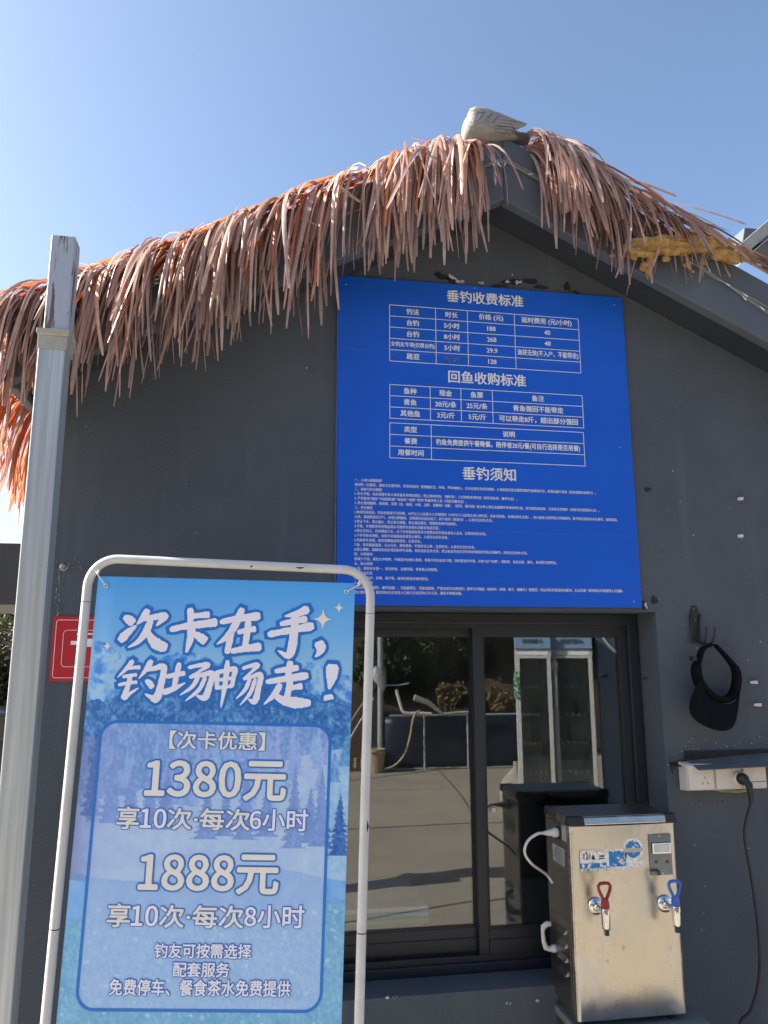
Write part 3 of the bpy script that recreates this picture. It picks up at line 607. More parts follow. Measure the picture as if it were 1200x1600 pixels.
# ------------------------------------------------------------------ steel post at left
M['galv'] = mat('galvanised', (.52, .56, .58), (.34, .38, .41), 7, .40, metal=.35, bump=.03, bscale=60, stretch=(9, 9, .22), rvar=.1)
M['cream'] = mat('cream_paint', (.42, .41, .36), (.34, .33, .29), 20, .5)
M['peel'] = mat('peeling_paint', (.38, .43, .50), (.15, .09, .075), 16, .5, metal=.15, bump=.2, bscale=60, stretch=(4, 4, .45), lo=.55, hi=.60)
post = thing('steel_post', (-.522, -.47, 0), 'square galvanised steel post with a rusty painted top left of the banner', 'post')
def sqtube(x0, y0, wd, z0, z1, m_, nm, taper=0):
    q = MB(); q.box((x0, y0, z0), (x0+wd, y0+wd, z1)); return q.build(nm, m_, post, bevel=.004, seg=3)
zc0, zc1 = at(66, 545, -.5).z, at(63, 514, -.5).z
sqtube(-.553, -.503, .065, -.02, zc0+.002, M['galv'], 'lower_tube')
up = MB(); x0, x1 = at(69.5, 500, -.5).x, at(79.5, 366, -.5).x
up.box((-.5455, -.499, zc1-.02), (-.4855, -.439, at(98, 367, -.5).z)); up.build('upper_tube', M['peel'], post, bevel=.004, seg=3)
co = MB(); co.box((-.5545, -.5055, zc0), (-.4835, -.4345, zc1-.018)); co.box((-.559, -.510, zc1-.012), (-.479, -.430, zc1)); co.hexa([(-.5545, -.5055, zc1-.018), (-.4835, -.5055, zc1-.018), (-.4835, -.4345, zc1-.018), (-.5545, -.4345, zc1-.018), (-.559, -.510, zc1-.012), (-.479, -.510, zc1-.012), (-.479, -.430, zc1-.012), (-.559, -.430, zc1-.012)])
co.build('collar', M['cream'], post, bevel=.0015)

# ------------------------------------------------------------------ red fire hydrant sign
fs_ = thing('hydrant_sign', at(116, 1065), 'red square sign with a white hydrant symbol behind the stand', 'sign')
p0, p1 = at(84, 963), at(79, 1065); sx0, sz1, sz0 = -.583, p0.z, p1.z; sw = sz1-sz0
M['red'] = mat('red_print', (.52, .018, .030), (.46, .015, .026), 5, .3)
MB().box((sx0, -.0045, sz0), (sx0+sw, -.0005, sz1)).build('panel', M['red'], fs_, bevel=.001)
m = MB()
def ring(u0, u1, v0, v1, r_, wd):
    A = rrect(u0, u1, v0, v1, r_, 5); B = rrect(u0+wd, u1-wd, v0+wd, v1-wd, max(r_-wd, .001), 5); n = len(A)
    m.add([(u, -.005, v) for u, v in A]+[(u, -.005, v) for u, v in B], [(i, (i+1) % n, n+(i+1) % n, n+i) for i in range(n)])
ring(sx0+.008, sx0+sw-.008, sz0+.010, sz1-.010, .008, .0016)
ring(sx0+.030, sx0+sw-.030, sz0+.042, sz1-.040, .012, .0014)
m.build('border', M['white'], fs_)
m = MB(); yy = -.005
def pq(x): return sx0+x*sw
def zq(z): return sz0+z*sw
def rct(a, b, c, d): m.add([(pq(a), yy, zq(c)), (pq(b), yy, zq(c)), (pq(b), yy, zq(d)), (pq(a), yy, zq(d))], [(0, 1, 2, 3)])
rct(.36, .66, .715, .74); rct(.47, .52, .655, .714)
m.add([(pq(a), yy, zq(b)) for a, b in ((.28, .56), (.38, .56), (.40, .53), (.62, .53), (.64, .49), (.76, .49), (.76, .57), (.72, .62), (.66, .654), (.40, .654), (.38, .62), (.28, .62))], [(0, 1, 10, 11), (1, 2, 9, 10), (2, 3, 8, 9), (3, 6, 7, 8), (3, 4, 5, 6)])
for k_ in range(3):
    for i in range(6): rct(.66+i*.04, .695+i*.04, .30+k_*.05+(.012 if i % 2 else 0), .315+k_*.05+(.012 if i % 2 else 0))
m.build('symbol', M['white'], fs_)
# ------------------------------------------------------------------ water boiler
DYF, DYB = -.168, .022
dx0, dx1 = at(889.7, 1290, DYF).x, at(1053.7, 1287, DYF).x
dx0, dx1 = .946, 1.285
DZ1 = at(971, 1289, DYF).z; DZ0 = at(995, 1590, DYF).z
boil = thing('water_boiler', ((dx0+dx1)/2, (DYF+DYB)/2, DZ0), 'stainless steel water boiler with red and blue lever taps by the window', 'water boiler')
def steel(name, c, rough, stain, sscale):
    m = bpy.data.materials.new(name); m.use_nodes = True; N = m.node_tree.nodes; L = m.node_tree.links; b = N['Principled BSDF']
    b.inputs['Metallic'].default_value = 1
    tc = N.new('ShaderNodeTexCoord'); mp = N.new('ShaderNodeMapping'); mp.inputs['Scale'].default_value = (60, 60, 1.5); L.new(tc.outputs['Object'], mp.inputs[0])
    n1 = N.new('ShaderNodeTexNoise'); n1.inputs['Scale'].default_value = 6; n1.inputs['Detail'].default_value = 6; L.new(mp.outputs[0], n1.inputs[0])
    n2 = N.new('ShaderNodeTexNoise'); n2.inputs['Scale'].default_value = sscale; n2.inputs['Detail'].default_value = 7; L.new(tc.outputs['Object'], n2.inputs[0])
    mr = N.new('ShaderNodeMapRange'); mr.inputs['From Min'].default_value = .42; mr.inputs['From Max'].default_value = .66; L.new(n2.outputs[0], mr.inputs[0])
    mx = N.new('ShaderNodeMix'); mx.data_type = 'RGBA'; mx.inputs['A'].default_value = (*c, 1); mx.inputs['B'].default_value = (*stain, 1); L.new(mr.outputs[0], mx.inputs['Factor'])
    L.new(mx.outputs['Result'], b.inputs['Base Color'])
    r1 = N.new('ShaderNodeMapRange'); r1.inputs['To Min'].default_value = rough-.07; r1.inputs['To Max'].default_value = rough+.12; L.new(n2.outputs[0], r1.inputs[0])
    L.new(r1.outputs[0], b.inputs['Roughness'])
    n3 = N.new('ShaderNodeTexNoise'); n3.inputs['Scale'].default_value = 5; n3.inputs['Detail'].default_value = 1; L.new(tc.outputs['Object'], n3.inputs[0])
    b3 = N.new('ShaderNodeBump'); b3.inputs['Strength'].default_value = .35; b3.inputs['Distance'].default_value = .010; L.new(n3.outputs[0], b3.inputs['Height'])
    bp = N.new('ShaderNodeBump'); bp.inputs['Strength'].default_value = .09; bp.inputs['Distance'].default_value = .002; L.new(n1.outputs[0], bp.inputs['Height']); L.new(b3.outputs[0], bp.inputs['Normal']); L.new(bp.outputs[0], b.inputs['Normal'])
    return m
def stains_and_reflections(m):
    """golden and grey reflections of the yard painted in, plus pale water deposits and smears"""
    N = m.node_tree.nodes; L = m.node_tree.links; b = N['Principled BSDF']; src = b.inputs['Base Color'].links[0].from_socket; rs = b.inputs['Roughness'].links[0].from_socket
    tc = N.new('ShaderNodeTexCoord')
    def nz(sc, st, lo, hi, det=6):
        mp = N.new('ShaderNodeMapping'); mp.inputs['Scale'].default_value = st; mp.inputs['Location'].default_value = (sc, sc*.37, 1.7); L.new(tc.outputs['Object'], mp.inputs[0])
        n = N.new('ShaderNodeTexNoise'); n.inputs['Scale'].default_value = sc; n.inputs['Detail'].default_value = det; n.inputs['Distortion'].default_value = .6; L.new(mp.outputs[0], n.inputs[0])
        r = N.new('ShaderNodeMapRange'); r.inputs['From Min'].default_value = lo; r.inputs['From Max'].default_value = hi; L.new(n.outputs[0], r.inputs[0]); return r.outputs[0]
    def mixc(fac, col, amt):
        nonlocal src
        mm = N.new('ShaderNodeMath'); mm.operation = 'MULTIPLY'; mm.inputs[1].default_value = amt; L.new(fac, mm.inputs[0])
        mx = N.new('ShaderNodeMix'); mx.data_type = 'RGBA'; L.new(mm.outputs[0], mx.inputs['Factor']); L.new(src, mx.inputs['A']); mx.inputs['B'].default_value = (*col, 1); src = mx.outputs['Result']; return mm.outputs[0]
    mixc(nz(4, (1, 1, .8), .42, .60), (.60, .54, .43), .5); f1 = mixc(nz(7, (1, 1, 1), .52, .66, 9), (.74, .72, .68), .8); f2 = mixc(nz(5, (1.2, 1, 1), .60, .70), (.36, .35, .33), .6)  # golden and dark grey patches imitate reflections, the palest are water deposits
    mixc(nz(30, (8, 8, .35), .56, .72), (.38, .34, .26), .35); mixc(nz(60, (1, 1, 1), .66, .72), (.30, .22, .13), .6)
    a = N.new('ShaderNodeMath'); a.operation = 'MULTIPLY_ADD'; a.inputs[1].default_value = .28; L.new(f1, a.inputs[0]); L.new(rs, a.inputs[2]); L.new(a.outputs[0], b.inputs['Roughness']); L.new(src, b.inputs['Base Color'])
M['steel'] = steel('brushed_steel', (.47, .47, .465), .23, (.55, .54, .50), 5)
stains_and_reflections(M['steel'])
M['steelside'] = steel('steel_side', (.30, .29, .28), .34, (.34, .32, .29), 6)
M['chrome'] = mat('chrome', (.78, .78, .77), (.68, .68, .67), 30, .12, metal=1)
# body: front sheet bowed slightly with rounded vertical corners
def body_ring(z, bow):
    pts = [(dx0, DYB), (dx0, DYF+.014)]
    for i in range(1, 5): a = R(90*i/4); pts.append((dx0+.014-.014*math.cos(a), DYF+.014-.014*math.sin(a)))
    for i in range(1, 9):
        t = i/9; pts.append((dx0+.014+(dx1-dx0-.028)*t, DYF-bow*math.sin(math.pi*t)))
    for i in range(0, 4): a = R(90*i/4); pts.append((dx1-.014+.014*math.sin(a), DYF+.014-.014*math.cos(a)))
    pts += [(dx1, DYF+.014), (dx1, DYB)]
    return [(x, y, z) for x, y in pts]
m = MB(); zs = np.linspace(DZ0, DZ1, 14)
m.loft([body_ring(z, .0045*min(1, (z-DZ0)/(DZ1-DZ0)/.22)**.7) for z in zs], cap=False); rt_ = body_ring(DZ1, .0045); m.add(rt_, [tuple(range(len(rt_)))]); rt_ = body_ring(DZ0, 0); m.add(rt_, [tuple(range(len(rt_)))]); m.build('body', M['steel'], boil)
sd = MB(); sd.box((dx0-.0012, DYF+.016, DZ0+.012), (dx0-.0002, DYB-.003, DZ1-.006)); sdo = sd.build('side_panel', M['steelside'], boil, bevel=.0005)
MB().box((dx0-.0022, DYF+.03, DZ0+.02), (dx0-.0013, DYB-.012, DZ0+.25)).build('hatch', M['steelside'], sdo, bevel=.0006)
MB().box((dx0+.004, DYB+.0002, DZ0+.006), (dx1-.004, DYB+.003, DZ1-.004)).build('back_panel', M['black'], boil, bevel=.001)
lv = MB()
for i in range(4):
    z = DZ0+.10+i*.038
    lv.hexa([(dx0-.0022, DYF+.05, z), (dx0-.0022, DYF+.11, z), (dx0-.0022, DYF+.11, z+.012), (dx0-.0022, DYF+.05, z+.012), (dx0-.012, DYF+.052, z-.001), (dx0-.012, DYF+.108, z-.001), (dx0-.0022, DYF+.108, z+.013), (dx0-.0022, DYF+.052, z+.013)])
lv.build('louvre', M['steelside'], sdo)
# lid
lid = MB(); LH = .024; ly0, ly1, lx0, lx1 = DYF-.004, DYB+.004, dx0-.004, dx1+.003
lid.hexa([(lx0, ly0, DZ1+.003), (lx1, ly0, DZ1+.003), (lx1, ly1, DZ1+.003), (lx0, ly1, DZ1+.003), (lx0+.004, ly0+.006, DZ1+LH), (lx1-.004, ly0+.006, DZ1+LH), (lx1-.004, ly1-.004, DZ1+LH), (lx0+.004, ly1-.004, DZ1+LH)])
lo_ = lid.build('lid', M['steel'], boil, bevel=.003)
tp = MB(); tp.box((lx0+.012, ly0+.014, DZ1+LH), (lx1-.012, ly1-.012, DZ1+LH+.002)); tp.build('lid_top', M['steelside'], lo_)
for xa, xb in ((lx0-.002, lx0+.052), (lx1-.036, lx1+.002)):
    for ya, yb in ((ly0-.002, ly0+.03), (ly1-.03, ly1+.002)):
        c = MB(); c.hexa([(xa, ya, DZ1+.002), (xb, ya, DZ1+.002), (xb, yb, DZ1+.002), (xa, yb, DZ1+.002), (xa+.002, ya+.005, DZ1+LH+.003), (xb-.002, ya+.005, DZ1+LH+.003), (xb-.002, yb-.003, DZ1+LH+.003), (xa+.002, yb-.003, DZ1+LH+.003)]); c.build('corner_cap', M['black'], lo_, bevel=.003)
for xa in (dx0+.03, dx1-.04):
    for ya in (DYF+.03, DYB-.03): MB().lathe((xa, ya, DZ0-.018), (0, 0, 1), [(0, .012), (.018, .014)], 14).build('foot', M['black'], boil)
def dpx(cx, cy):  # crop-7 pixel -> point on front
    return at(820+cx/3.158, 1200+cy/3.158, DYF-.004)
M['redp'] = mat('red_plastic', (.33, .012, .022), (.27, .010, .018), 20, .35); M['bluep'] = mat('blue_plastic', (.035, .13, .52), (.03, .11, .45), 20, .35)
def tap(hx, hy, fx, fy, mt, lab):
    """fx,fy flange centre; hx,hy handle top centre (crop pixels)"""
    c = dpx(fx, fy); c.y = DYF-.003
    t = MB(); t.lathe(c, (0, -1, 0), [(0, .0245), (.003, .0245), (.007, .021), (.010, .014)], 28)
    t.lathe(c, (0, -1, 0), [(.010, .0125), (.022, .0125)], 6); t.tube([c+Vector((0, -.022, 0)), c+Vector((0, -.060, 0))], .0080, 14)
    top = c+Vector((0, -.062, .012)); t.lathe(top, (0, 0, -1), [(0, .0115), (.004, .0128), (.040, .0126), (.048, .0118), (.054, .0118), (.0545, .0085), (.070, .0082), (.070, .0060)], 18)
    o = t.build('tap', M['chrome'], boil)
    o['label'] = lab
    h = MB(); b = top+Vector((0, 0, 0)); out = []
    # ring-shaped lever: stem then triangular loop
    h.loft([[b+Vector((x*wx, y*.006, z)) for x, y in ((-1, -1), (1, -1), (1, 1), (-1, 1))] for z, wx in ((-.002, .0105), (.012, .0105), (.026, .0075))], smooth=False)
    loop = [(-.003, .022), (-.009, .034), (-.0155, .050), (-.0165, .060), (-.012, .066), (0, .0675), (.012, .066), (.0165, .060), (.0155, .050), (.009, .034), (.003, .022)]
    h.tube([b+Vector((x*1.1, -.001, z)) for x, z in loop], .0046, 8)
    h.build('lever', mt, o)
tap(388, 540, 352, 682, M['redp'], 'tap with a red lever'); tap(740, 525, 692, 670, M['bluep'], 'tap with a blue lever')
# control plate
a, b = dpx(608, 328), dpx(730, 525)
pl = MB(); pl.box((a.x, DYF-.006, b.z), (b.x, DYF-.0008, a.z)); plo = pl.build('control_plate', mat('mirror_plate', (.16, .19, .23), (.12, .14, .17), 12, .16, metal=.9), boil)
yp = DYF-.006
sa, sb = dpx(622, 368), dpx(718, 418)
sw_ = MB(); sw_.box((sa.x, yp-.006, sb.z), (sb.x, yp-.0002, sa.z)); swo = sw_.build('switch_cover', M['chrome'], plo, bevel=.002)
MB().box((sa.x+.005, yp-.0085, sb.z+.004), (sb.x-.005, yp-.0055, sa.z-.004)).build('rocker', M['pvc'], plo, bevel=.0015)
for q, cl in ((dpx(648, 463), (.02, .16, .06)), (dpx(702, 462), (.30, .02, .03))):
    MB().lathe((q.x, yp, q.z), (0, -1, 0), [(0, .0042), (.003, .0042), (.005, .003)], 14).build('indicator', mat('lamp_lens', cl, None, 30, .25), plo)
for q in (dpx(660, 335), dpx(678, 518)): MB().lathe((q.x, yp, q.z), (0, -1, 0), [(0, .0022), (.0012, .0018)], 10).build('screw', M['chrome'], plo)
# torn blue and white sticker: small colour grid print
sa, sb = dpx(268, 358), dpx(598, 505); NX, NZ = 150, 80
gx, gz_ = np.meshgrid(np.linspace(0, 1, NX), np.linspace(0, 1, NZ))    # gz_: 0 top
a1 = vnoise2(NZ, NX, 12, 22, 31); a2 = vnoise2(NZ, NX, 30, 56, 32); a3 = vnoise2(NZ, NX, 5, 9, 33)
cx_, cz_ = .82, .33
body = (gx < .72) & (gz_ > .30) & (gz_ < .97-.10*np.abs(np.sin(gx*24)))
disc = ((gx-cx_)/.155)**2+((gz_-cz_)/.36)**2 < 1
smear = (gx > .62) & (gz_ > .55+.2*a3) & (gz_ < .85+.1*a1) & (gx < .97)
keep = (body | disc | smear) & (a1+.5*a2 > .36)
col = np.where(a2[..., None] > .42, np.array((244, 244, 240)), np.array((222, 216, 204)))
blue = ((gx < .40) & (gz_ > .70) & (gz_ < .86) & (a1 > .40)) | ((gx > .44) & (gx < .70) & (gz_ > .42-.1*a1) & (gz_ < .84) & (a1*.6+a2*.6 > .42)) | (((((gx-cx_)/.12)**2+((gz_-cz_)/.27)**2) < 1) & (a1*.7+a2*.5 > .42))
col = np.where(blue[..., None], np.array((28, 128, 196)), col)
dark = (((gx-.70)/.012)**2 < 1) & (gz_ > .3) & (gz_ < .6); col = np.where(dark[..., None], np.array((25, 40, 60)), col)
band = disc & (gz_ > .30) & (gz_ < .42); col = np.where(band[..., None], np.array((190, 186, 170)), col)
for cxx in (.08, .155, .24, .33, .42):
    rngm = np.abs(np.hypot((gx-cxx)/.028, (gz_-.90)/.065)-1) < .28; col = np.where((rngm & (gz_ < .97))[..., None], np.array((60, 140, 196)), col)
drop = (np.abs(gx-.20) < .022*np.clip((gz_-.42)/.1, 0, 1)) & (gz_ > .42) & (gz_ < .60); col = np.where(drop[..., None], np.array((30, 30, 32)), col)
arr = ((np.abs(gz_-.50) < .02) | (np.abs(gz_-.57) < .02)) & (gx > .29) & (gx < .37); col = np.where(arr[..., None], np.array((40, 45, 50)), col)
for lx in (.06, .11, .15): col = np.where(((np.abs(gx-lx) < .012) & (gz_ > .40) & (gz_ < .60) & (a2 > .4))[..., None], np.array((120, 130, 150)), col)
P3 = np.stack([sa.x+(sb.x-sa.x)*gx, np.full_like(gx, DYF-.0045), sa.z+(sb.z-sa.z)*gz_], -1)-np.array(boil.location)
ii = np.arange(NX*NZ).reshape(NZ, NX); Q = np.stack([ii[:-1, :-1], ii[1:, :-1], ii[1:, 1:], ii[:-1, 1:]], -1).reshape(-1, 4); kf = keep[:-1, :-1].reshape(-1)
me = bpy.data.meshes.new('torn_sticker'); me.from_pydata(P3.reshape(-1, 3).tolist(), [], Q[kf].tolist()); me.update()
ca = me.color_attributes.new('Col', 'FLOAT_COLOR', 'POINT'); ca.data.foreach_set('color', np.concatenate([s2l(col), np.ones((NZ, NX, 1))], -1).reshape(-1).astype(np.float32))
me.materials.append(mat('sticker_print', (1, 1, 1), (.93, .93, .92), 60, .55, attr=True)); o = bpy.data.objects.new('torn_sticker', me); S.collection.objects.link(o); o.parent = boil
# side fittings: inlet, hose, labels, elbow
def spx(cx, cy):       # crop-7 pixel on the left side plane x = dx0
    d = ray(820+cx/3.158, 1200+cy/3.158); t = (dx0-.002-CAM.x)/d.x; return CAM+d*t
q = spx(165, 318); f1 = MB(); f1.lathe(q, (-1, 0, 0), [(0, .020), (.002, .020), (.003, .014)], 22); f1.build('inlet_ring', M['black'], boil)
f2 = MB(); f2.lathe(q, (-1, 0, 0), [(.003, .013), (.018, .013), (.02, .009), (.034, .009), (.036, .0065), (.046, .0065)], 18); f2.build('inlet_nut', M['pvc'], boil)
q2 = spx(140, 560); hs = MB(); pa_ = q+Vector((-.046, 0, 0)); ctrl = [pa_, pa_+Vector((-.022, 0, -.002)), pa_+Vector((-.052, .002, -.022)), pa_+Vector((-.062, .003, -.055)), pa_+Vector((-.040, .003, -.088)), q2+Vector((-.022, 0, .022)), q2+Vector((-.002, 0, -.004))]
hs.tube([Vector(p) for p in smoothline([tuple(p) for p in ctrl], 8)], .0042, 10); hs.build('inlet_hose', M['pvc'], boil)
for (ca_, cb_), mt, nm in ((((183, 283), (205, 365)), M['white'], 'label_plate'), (((138, 368), (198, 490)), M['white'], 'label_plate')):
    p = spx(*ca_); r_ = spx(*cb_); g = MB(); g.box((dx0-.0030, min(p.y, r_.y), min(p.z, r_.z)), (dx0-.0014, max(p.y, r_.y), max(p.z, r_.z))); g = g.build(nm, mat('grey_label', (.40, .41, .41), (.30, .31, .31), 300, .5, stretch=(1, 1, 3)), boil)
    ln = MB(); nn = 9 if cb_[1] > 400 else 4
    for i in range(nn):
        z = min(p.z, r_.z)+(abs(p.z-r_.z))*(i+.8)/(nn+1); y0_, y1_ = min(p.y, r_.y), max(p.y, r_.y); ln.box((dx0-.0035, y0_+.004, z), (dx0-.0031, y0_+.004+(y1_-y0_-.008)*(.6+.4*random.random()), z+.0014))
    ln.build('fine_print', mat('ink', (.04, .04, .045), None, 50, .6), g)
e1, e2 = spx(110, 790), spx(150, 890); el = MB()
q = e2; el.lathe(q, (-1, 0, 0), [(0, .011), (.010, .011), (.012, .008), (.022, .008)], 14); el.tube([q+Vector((-.018, 0, 0)), q+Vector((-.030, 0, .004)), q+Vector((-.036, 0, .022)), q+Vector((-.038, 0, .05)), q+Vector((-.036, 0, .062)), q+Vector((-.024, .0, .070)), q+Vector((-.012, .0, .070))], [.0075, .0085, .007, .0055, .0085, .0085, .0065], 12)
el.build('drain_elbow', M['pvc'], boil)
# stand of the boiler: steel counter cabinet
sx0_, sx1_, sy0, sy1 = .946, 1.335, -.33, -.003
tz = DZ0-.019
stb = thing('steel_cabinet', ((sx0_+sx1_)/2, (sy0+sy1)/2, 0), 'low grey metal cabinet carrying the stainless boiler', 'cabinet')
MB().box((sx0_, sy0, .06), (sx1_, sy1, tz-.022)).build('carcass', M['steelside'], stb, bevel=.004)
MB().box((sx0_-.004, sy0-.004, tz-.0215), (sx1_+.004, sy1+.004, tz)).build('cabinet_top', mat('grey_steel_top', (.24, .25, .26), (.20, .21, .22), 12, .45, metal=.3), stb, bevel=.004)
g = MB()
for i in range(5): g.box((sx0_-.0015, sy0+.05, tz-.05-i*.016), (sx0_+.0, sy1-.06, tz-.044-i*.016))
g.build('side_grille', M['black'], stb)
for xa in (sx0_+.04, sx1_-.04):
    for ya in (sy0+.04, sy1-.04): MB().lathe((xa, ya, 0), (0, 0, 1), [(0, .02), (.06, .018)], 12).build('leg', M['black'], stb)

# ------------------------------------------------------------------ hook rack and visor
def wpx(cx, cy, Y=0.): return at(980+cx/4.211, 900+cy/4.211, Y)
hk = thing('coat_hook', wpx(440, 430), 'black metal coat hook with two raised prongs on the wall', 'hook')
m = MB(); pts = [wpx(x, y) for x, y in ((425, 195), (450, 195), (462, 225), (475, 262), (485, 440), (425, 440), (405, 262), (415, 225))]
m.prism([(p.x, p.z) for p in pts][::-1], -.006, -.0005); m.build('back_plate', M['black'], hk, bevel=.0015)
m = MB()
for xa in (421, 478): m.tube([wpx(xa+6, 255, -.006), wpx(xa, 270, -.012), wpx(xa, 420, -.012), wpx(xa+6, 440, -.008)], .0030, 8)
m.build('wire_loop', M['black'], hk)
MB().lathe(wpx(445, 290, -.006), (0, -1, 0), [(0, .006), (.003, .006)], 12).build('screw', mat('dull_screw', (.14, .14, .14), None, 30, .4, metal=1), hk)
MB().lathe(wpx(436, 215, -.006), (0, -1, 0), [(0, .0035), (.002, .003)], 12).build('screw', mat('dull_screw2', (.3, .3, .3), None, 30, .4, metal=1), hk)
for x0_, x1_, yb in ((490, 523, 445), (535, 577, 445)):
    pr = MB(); pr.tube([wpx(470, 436, -.008), wpx(x0_, yb+5, -.020), wpx((x0_+x1_)/2, yb-5, -.034), wpx(x1_-3, yb-45, -.042), wpx(x1_, 345, -.044)], .0036, 10); pr.lathe(wpx(x1_, 345, -.044), (0, 0, 1), [(-.003, .0036), (.002, .004), (.0045, .002)], 10); pr.build('prong', M['black'], hk)
vis = thing('sun_visor', wpx(530, 980), 'black sun visor cap hanging from the wall hook', 'visor')
loop = [(505, 452), (450, 480), (428, 545), (412, 600), (428, 690), (480, 762), (545, 808), (610, 812), (662, 770), (680, 690), (672, 620), (640, 572), (580, 505), (530, 455)]
wd = [.010, .010, .010, .020, .022, .023, .024, .024, .022, .020, .018, .012, .009, .009]
cl = smoothline([(x, y, q) for (x, y), q in zip(loop, wd)], 5); rings = []
for i, (x, y, q) in enumerate(cl):
    p = wpx(x, y, 0); pn = wpx(*cl[min(i+1, len(cl)-1)][:2]); pp = wpx(*cl[max(i-1, 0)][:2]); t = (pn-pp); t.y = 0; t.normalize(); nr = Vector((t.z, 0, -t.x))
    dep = .020+.022*max(0, math.sin(math.pi*i/len(cl))); cyy = -.045+.012*math.sin(math.pi*i/len(cl))
    cs = [(-q*.5, -dep*.5), (-q*.42, -dep*.56), (q*.30, -dep*.5), (q*.42, dep*.5), (q*.25, dep*.55), (-q*.38, dep*.5)]
    rings.append([Vector((p.x, cyy, p.z))+nr*a+Vector((0, b, 0)) for a, b in cs])
MB().loft(rings).build('headband', M['blackcloth'], vis)
brim_o = [(388, 690), (362, 770), (348, 850), (360, 915), (405, 965), (480, 998), (545, 1002), (610, 975), (648, 910), (660, 840), (672, 760)]
brim_i = [(420, 680), (432, 730), (455, 775), (480, 800), (510, 815), (540, 828), (570, 832), (600, 832), (630, 822), (650, 800), (662, 760)]
brim_o = [p[:2] for p in smoothline([(a, b, 0) for a, b in brim_o], 4)]; brim_i = [p[:2] for p in smoothline([(a, b, 0) for a, b in brim_i], 4)]
top, bot = [], []
for (xo, yo), (xi, yi) in zip(brim_o, brim_i):
    row = []
    for k_ in range(7):
        t = k_/6; x = xi+(xo-xi)*t; y = yi+(yo-yi)*t; curve = ((x-505)/160)**2
        row.append(Vector((wpx(x, y).x, -.062-.030*math.sin(t*1.5)+.035*curve*t, wpx(x, y).z)))
    top.append(row)
m = MB(); n = len(top); vs = [p for r_ in top for p in r_]+[p+Vector((0, .003, 0)) for r_ in top for p in r_]; K = n*7
fs = [(i*7+k_, i*7+k_+1, (i+1)*7+k_+1, (i+1)*7+k_) for i in range(n-1) for k_ in range(6)]+[(K+i*7+k_, K+(i+1)*7+k_, K+(i+1)*7+k_+1, K+i*7+k_+1) for i in range(n-1) for k_ in range(6)]
fs += [(i*7+6, K+i*7+6, K+(i+1)*7+6, (i+1)*7+6) for i in range(n-1)]+[(k_, K+k_, K+k_+1, k_+1) for k_ in range(6)]+[((n-1)*7+k_, (n-1)*7+k_+1, K+(n-1)*7+k_+1, K+(n-1)*7+k_) for k_ in range(6)]
m.add(vs, fs, True); m.build('brim', M['blackcloth'], vis)
bk = MB(); p = wpx(432, 540, -.045); bk.box((p.x-.008, -.06, p.z-.010), (p.x+.006, -.035, p.z+.006)); bk.build('buckle', M['black'], vis, bevel=.002)

# ------------------------------------------------------------------ socket box, cover, plug and cable
sk_ = thing('socket_box', at(1130, 1232), 'white three gang socket box on the dark wall beside the window', 'socket')
M['ivory'] = mat('ivory_plastic', (.70, .65, .58), (.64, .59, .52), 12, .35)
z0_, z1_ = at(1130, 1230).z, at(1130, 1190).z
xs3 = [1.405, 1.502, 1.600, 1.690]
for i in range(3):
    b = MB(); xa, xb = xs3[i]+.001, xs3[i+1]-.001
    b.hexa([(xa-.003, -.001, z0_-.004), (xb+.0, -.001, z0_-.004), (xb, -.001, z1_+.004), (xa-.003, -.001, z1_+.004), (xa, -.046, z0_), (xb, -.046, z0_), (xb, -.046, z1_), (xa, -.046, z1_)]); g = b.build('back_box', M['ivory'], sk_, bevel=.003)
    f = MB(); f.box((xa+.003, -.052, z0_+.003), (xb-.003, -.0465, z1_-.003)); g = f.build('face_plate', M['ivory'], sk_, bevel=.002)
    if i == 0:
        h = MB(); cx = (xa+xb)/2+.012; cz = z0_+.026
        for dx_, dz_, ro in ((0, .014, 0), (-.009, -.003, .5), (.009, -.003, -.5)):
            a_ = Vector((math.sin(ro), 0, math.cos(ro)))*.0045; n_ = Vector((a_.z, 0, -a_.x)).normalized()*.0011; c_ = Vector((cx+dx_, -.0524, cz+dz_))
            h.add([c_-a_-n_, c_-a_+n_, c_+a_+n_, c_+a_-n_], [(0, 1, 2, 3)])
        h.build('socket_slot', M['black'], sk_)
    if i == 2:
        h = MB(); h.box((xa+.006, -.0535, z0_+.022), (xb-.006, -.0525, z0_+.024)); h.build('cover_seam', mat('seam', (.25, .23, .2), None, 9, .6), sk_)
xm = 1.585
MB().lathe((xm, -.052, z0_+.034), (0, -1, 0), [(0, .024), (.008, .024), (.012, .020), (.016, .016)], 24).build('adapter_ring', M['ivory'], sk_)
ew = MB()
for o_, zz in ((0, -.006), (.01, -.010)): ew.tube([(1.50+o_, -.02, z0_-.002), (1.53+o_, -.024, z0_+zz), (1.60, -.026, z0_+zz-.003), (1.645-o_, -.024, z0_+zz), (1.655-o_, -.02, z0_+.002)], .0014, 6)
ew.build('earth_wire', mat('green_yellow', (.30, .40, .08), (.45, .42, .10), 80, .5), sk_)
M['sheet'] = mat('grey_sheet_metal', (.17, .18, .19), (.12, .13, .14), 14, .5, metal=.3)
cv = thing('socket_hood', at(1130, 1180), 'bent grey metal rain hood above the white sockets', 'rain hood')
ca0, ca1 = at(1072, 1187), at(1215, 1173); cb0, cb1 = at(1092, 1203, -.085), at(1230, 1196, -.085)
m = MB(); m.hexa([ca0+Vector((0, -.001, -.002)), ca1+Vector((0, -.001, -.002)), cb1+Vector((0, 0, -.002)), cb0+Vector((0, 0, -.002)), ca0+Vector((0, -.001, 0)), ca1+Vector((0, -.001, 0)), cb1, cb0]); m.build('hood_sheet', M['sheet'], cv)
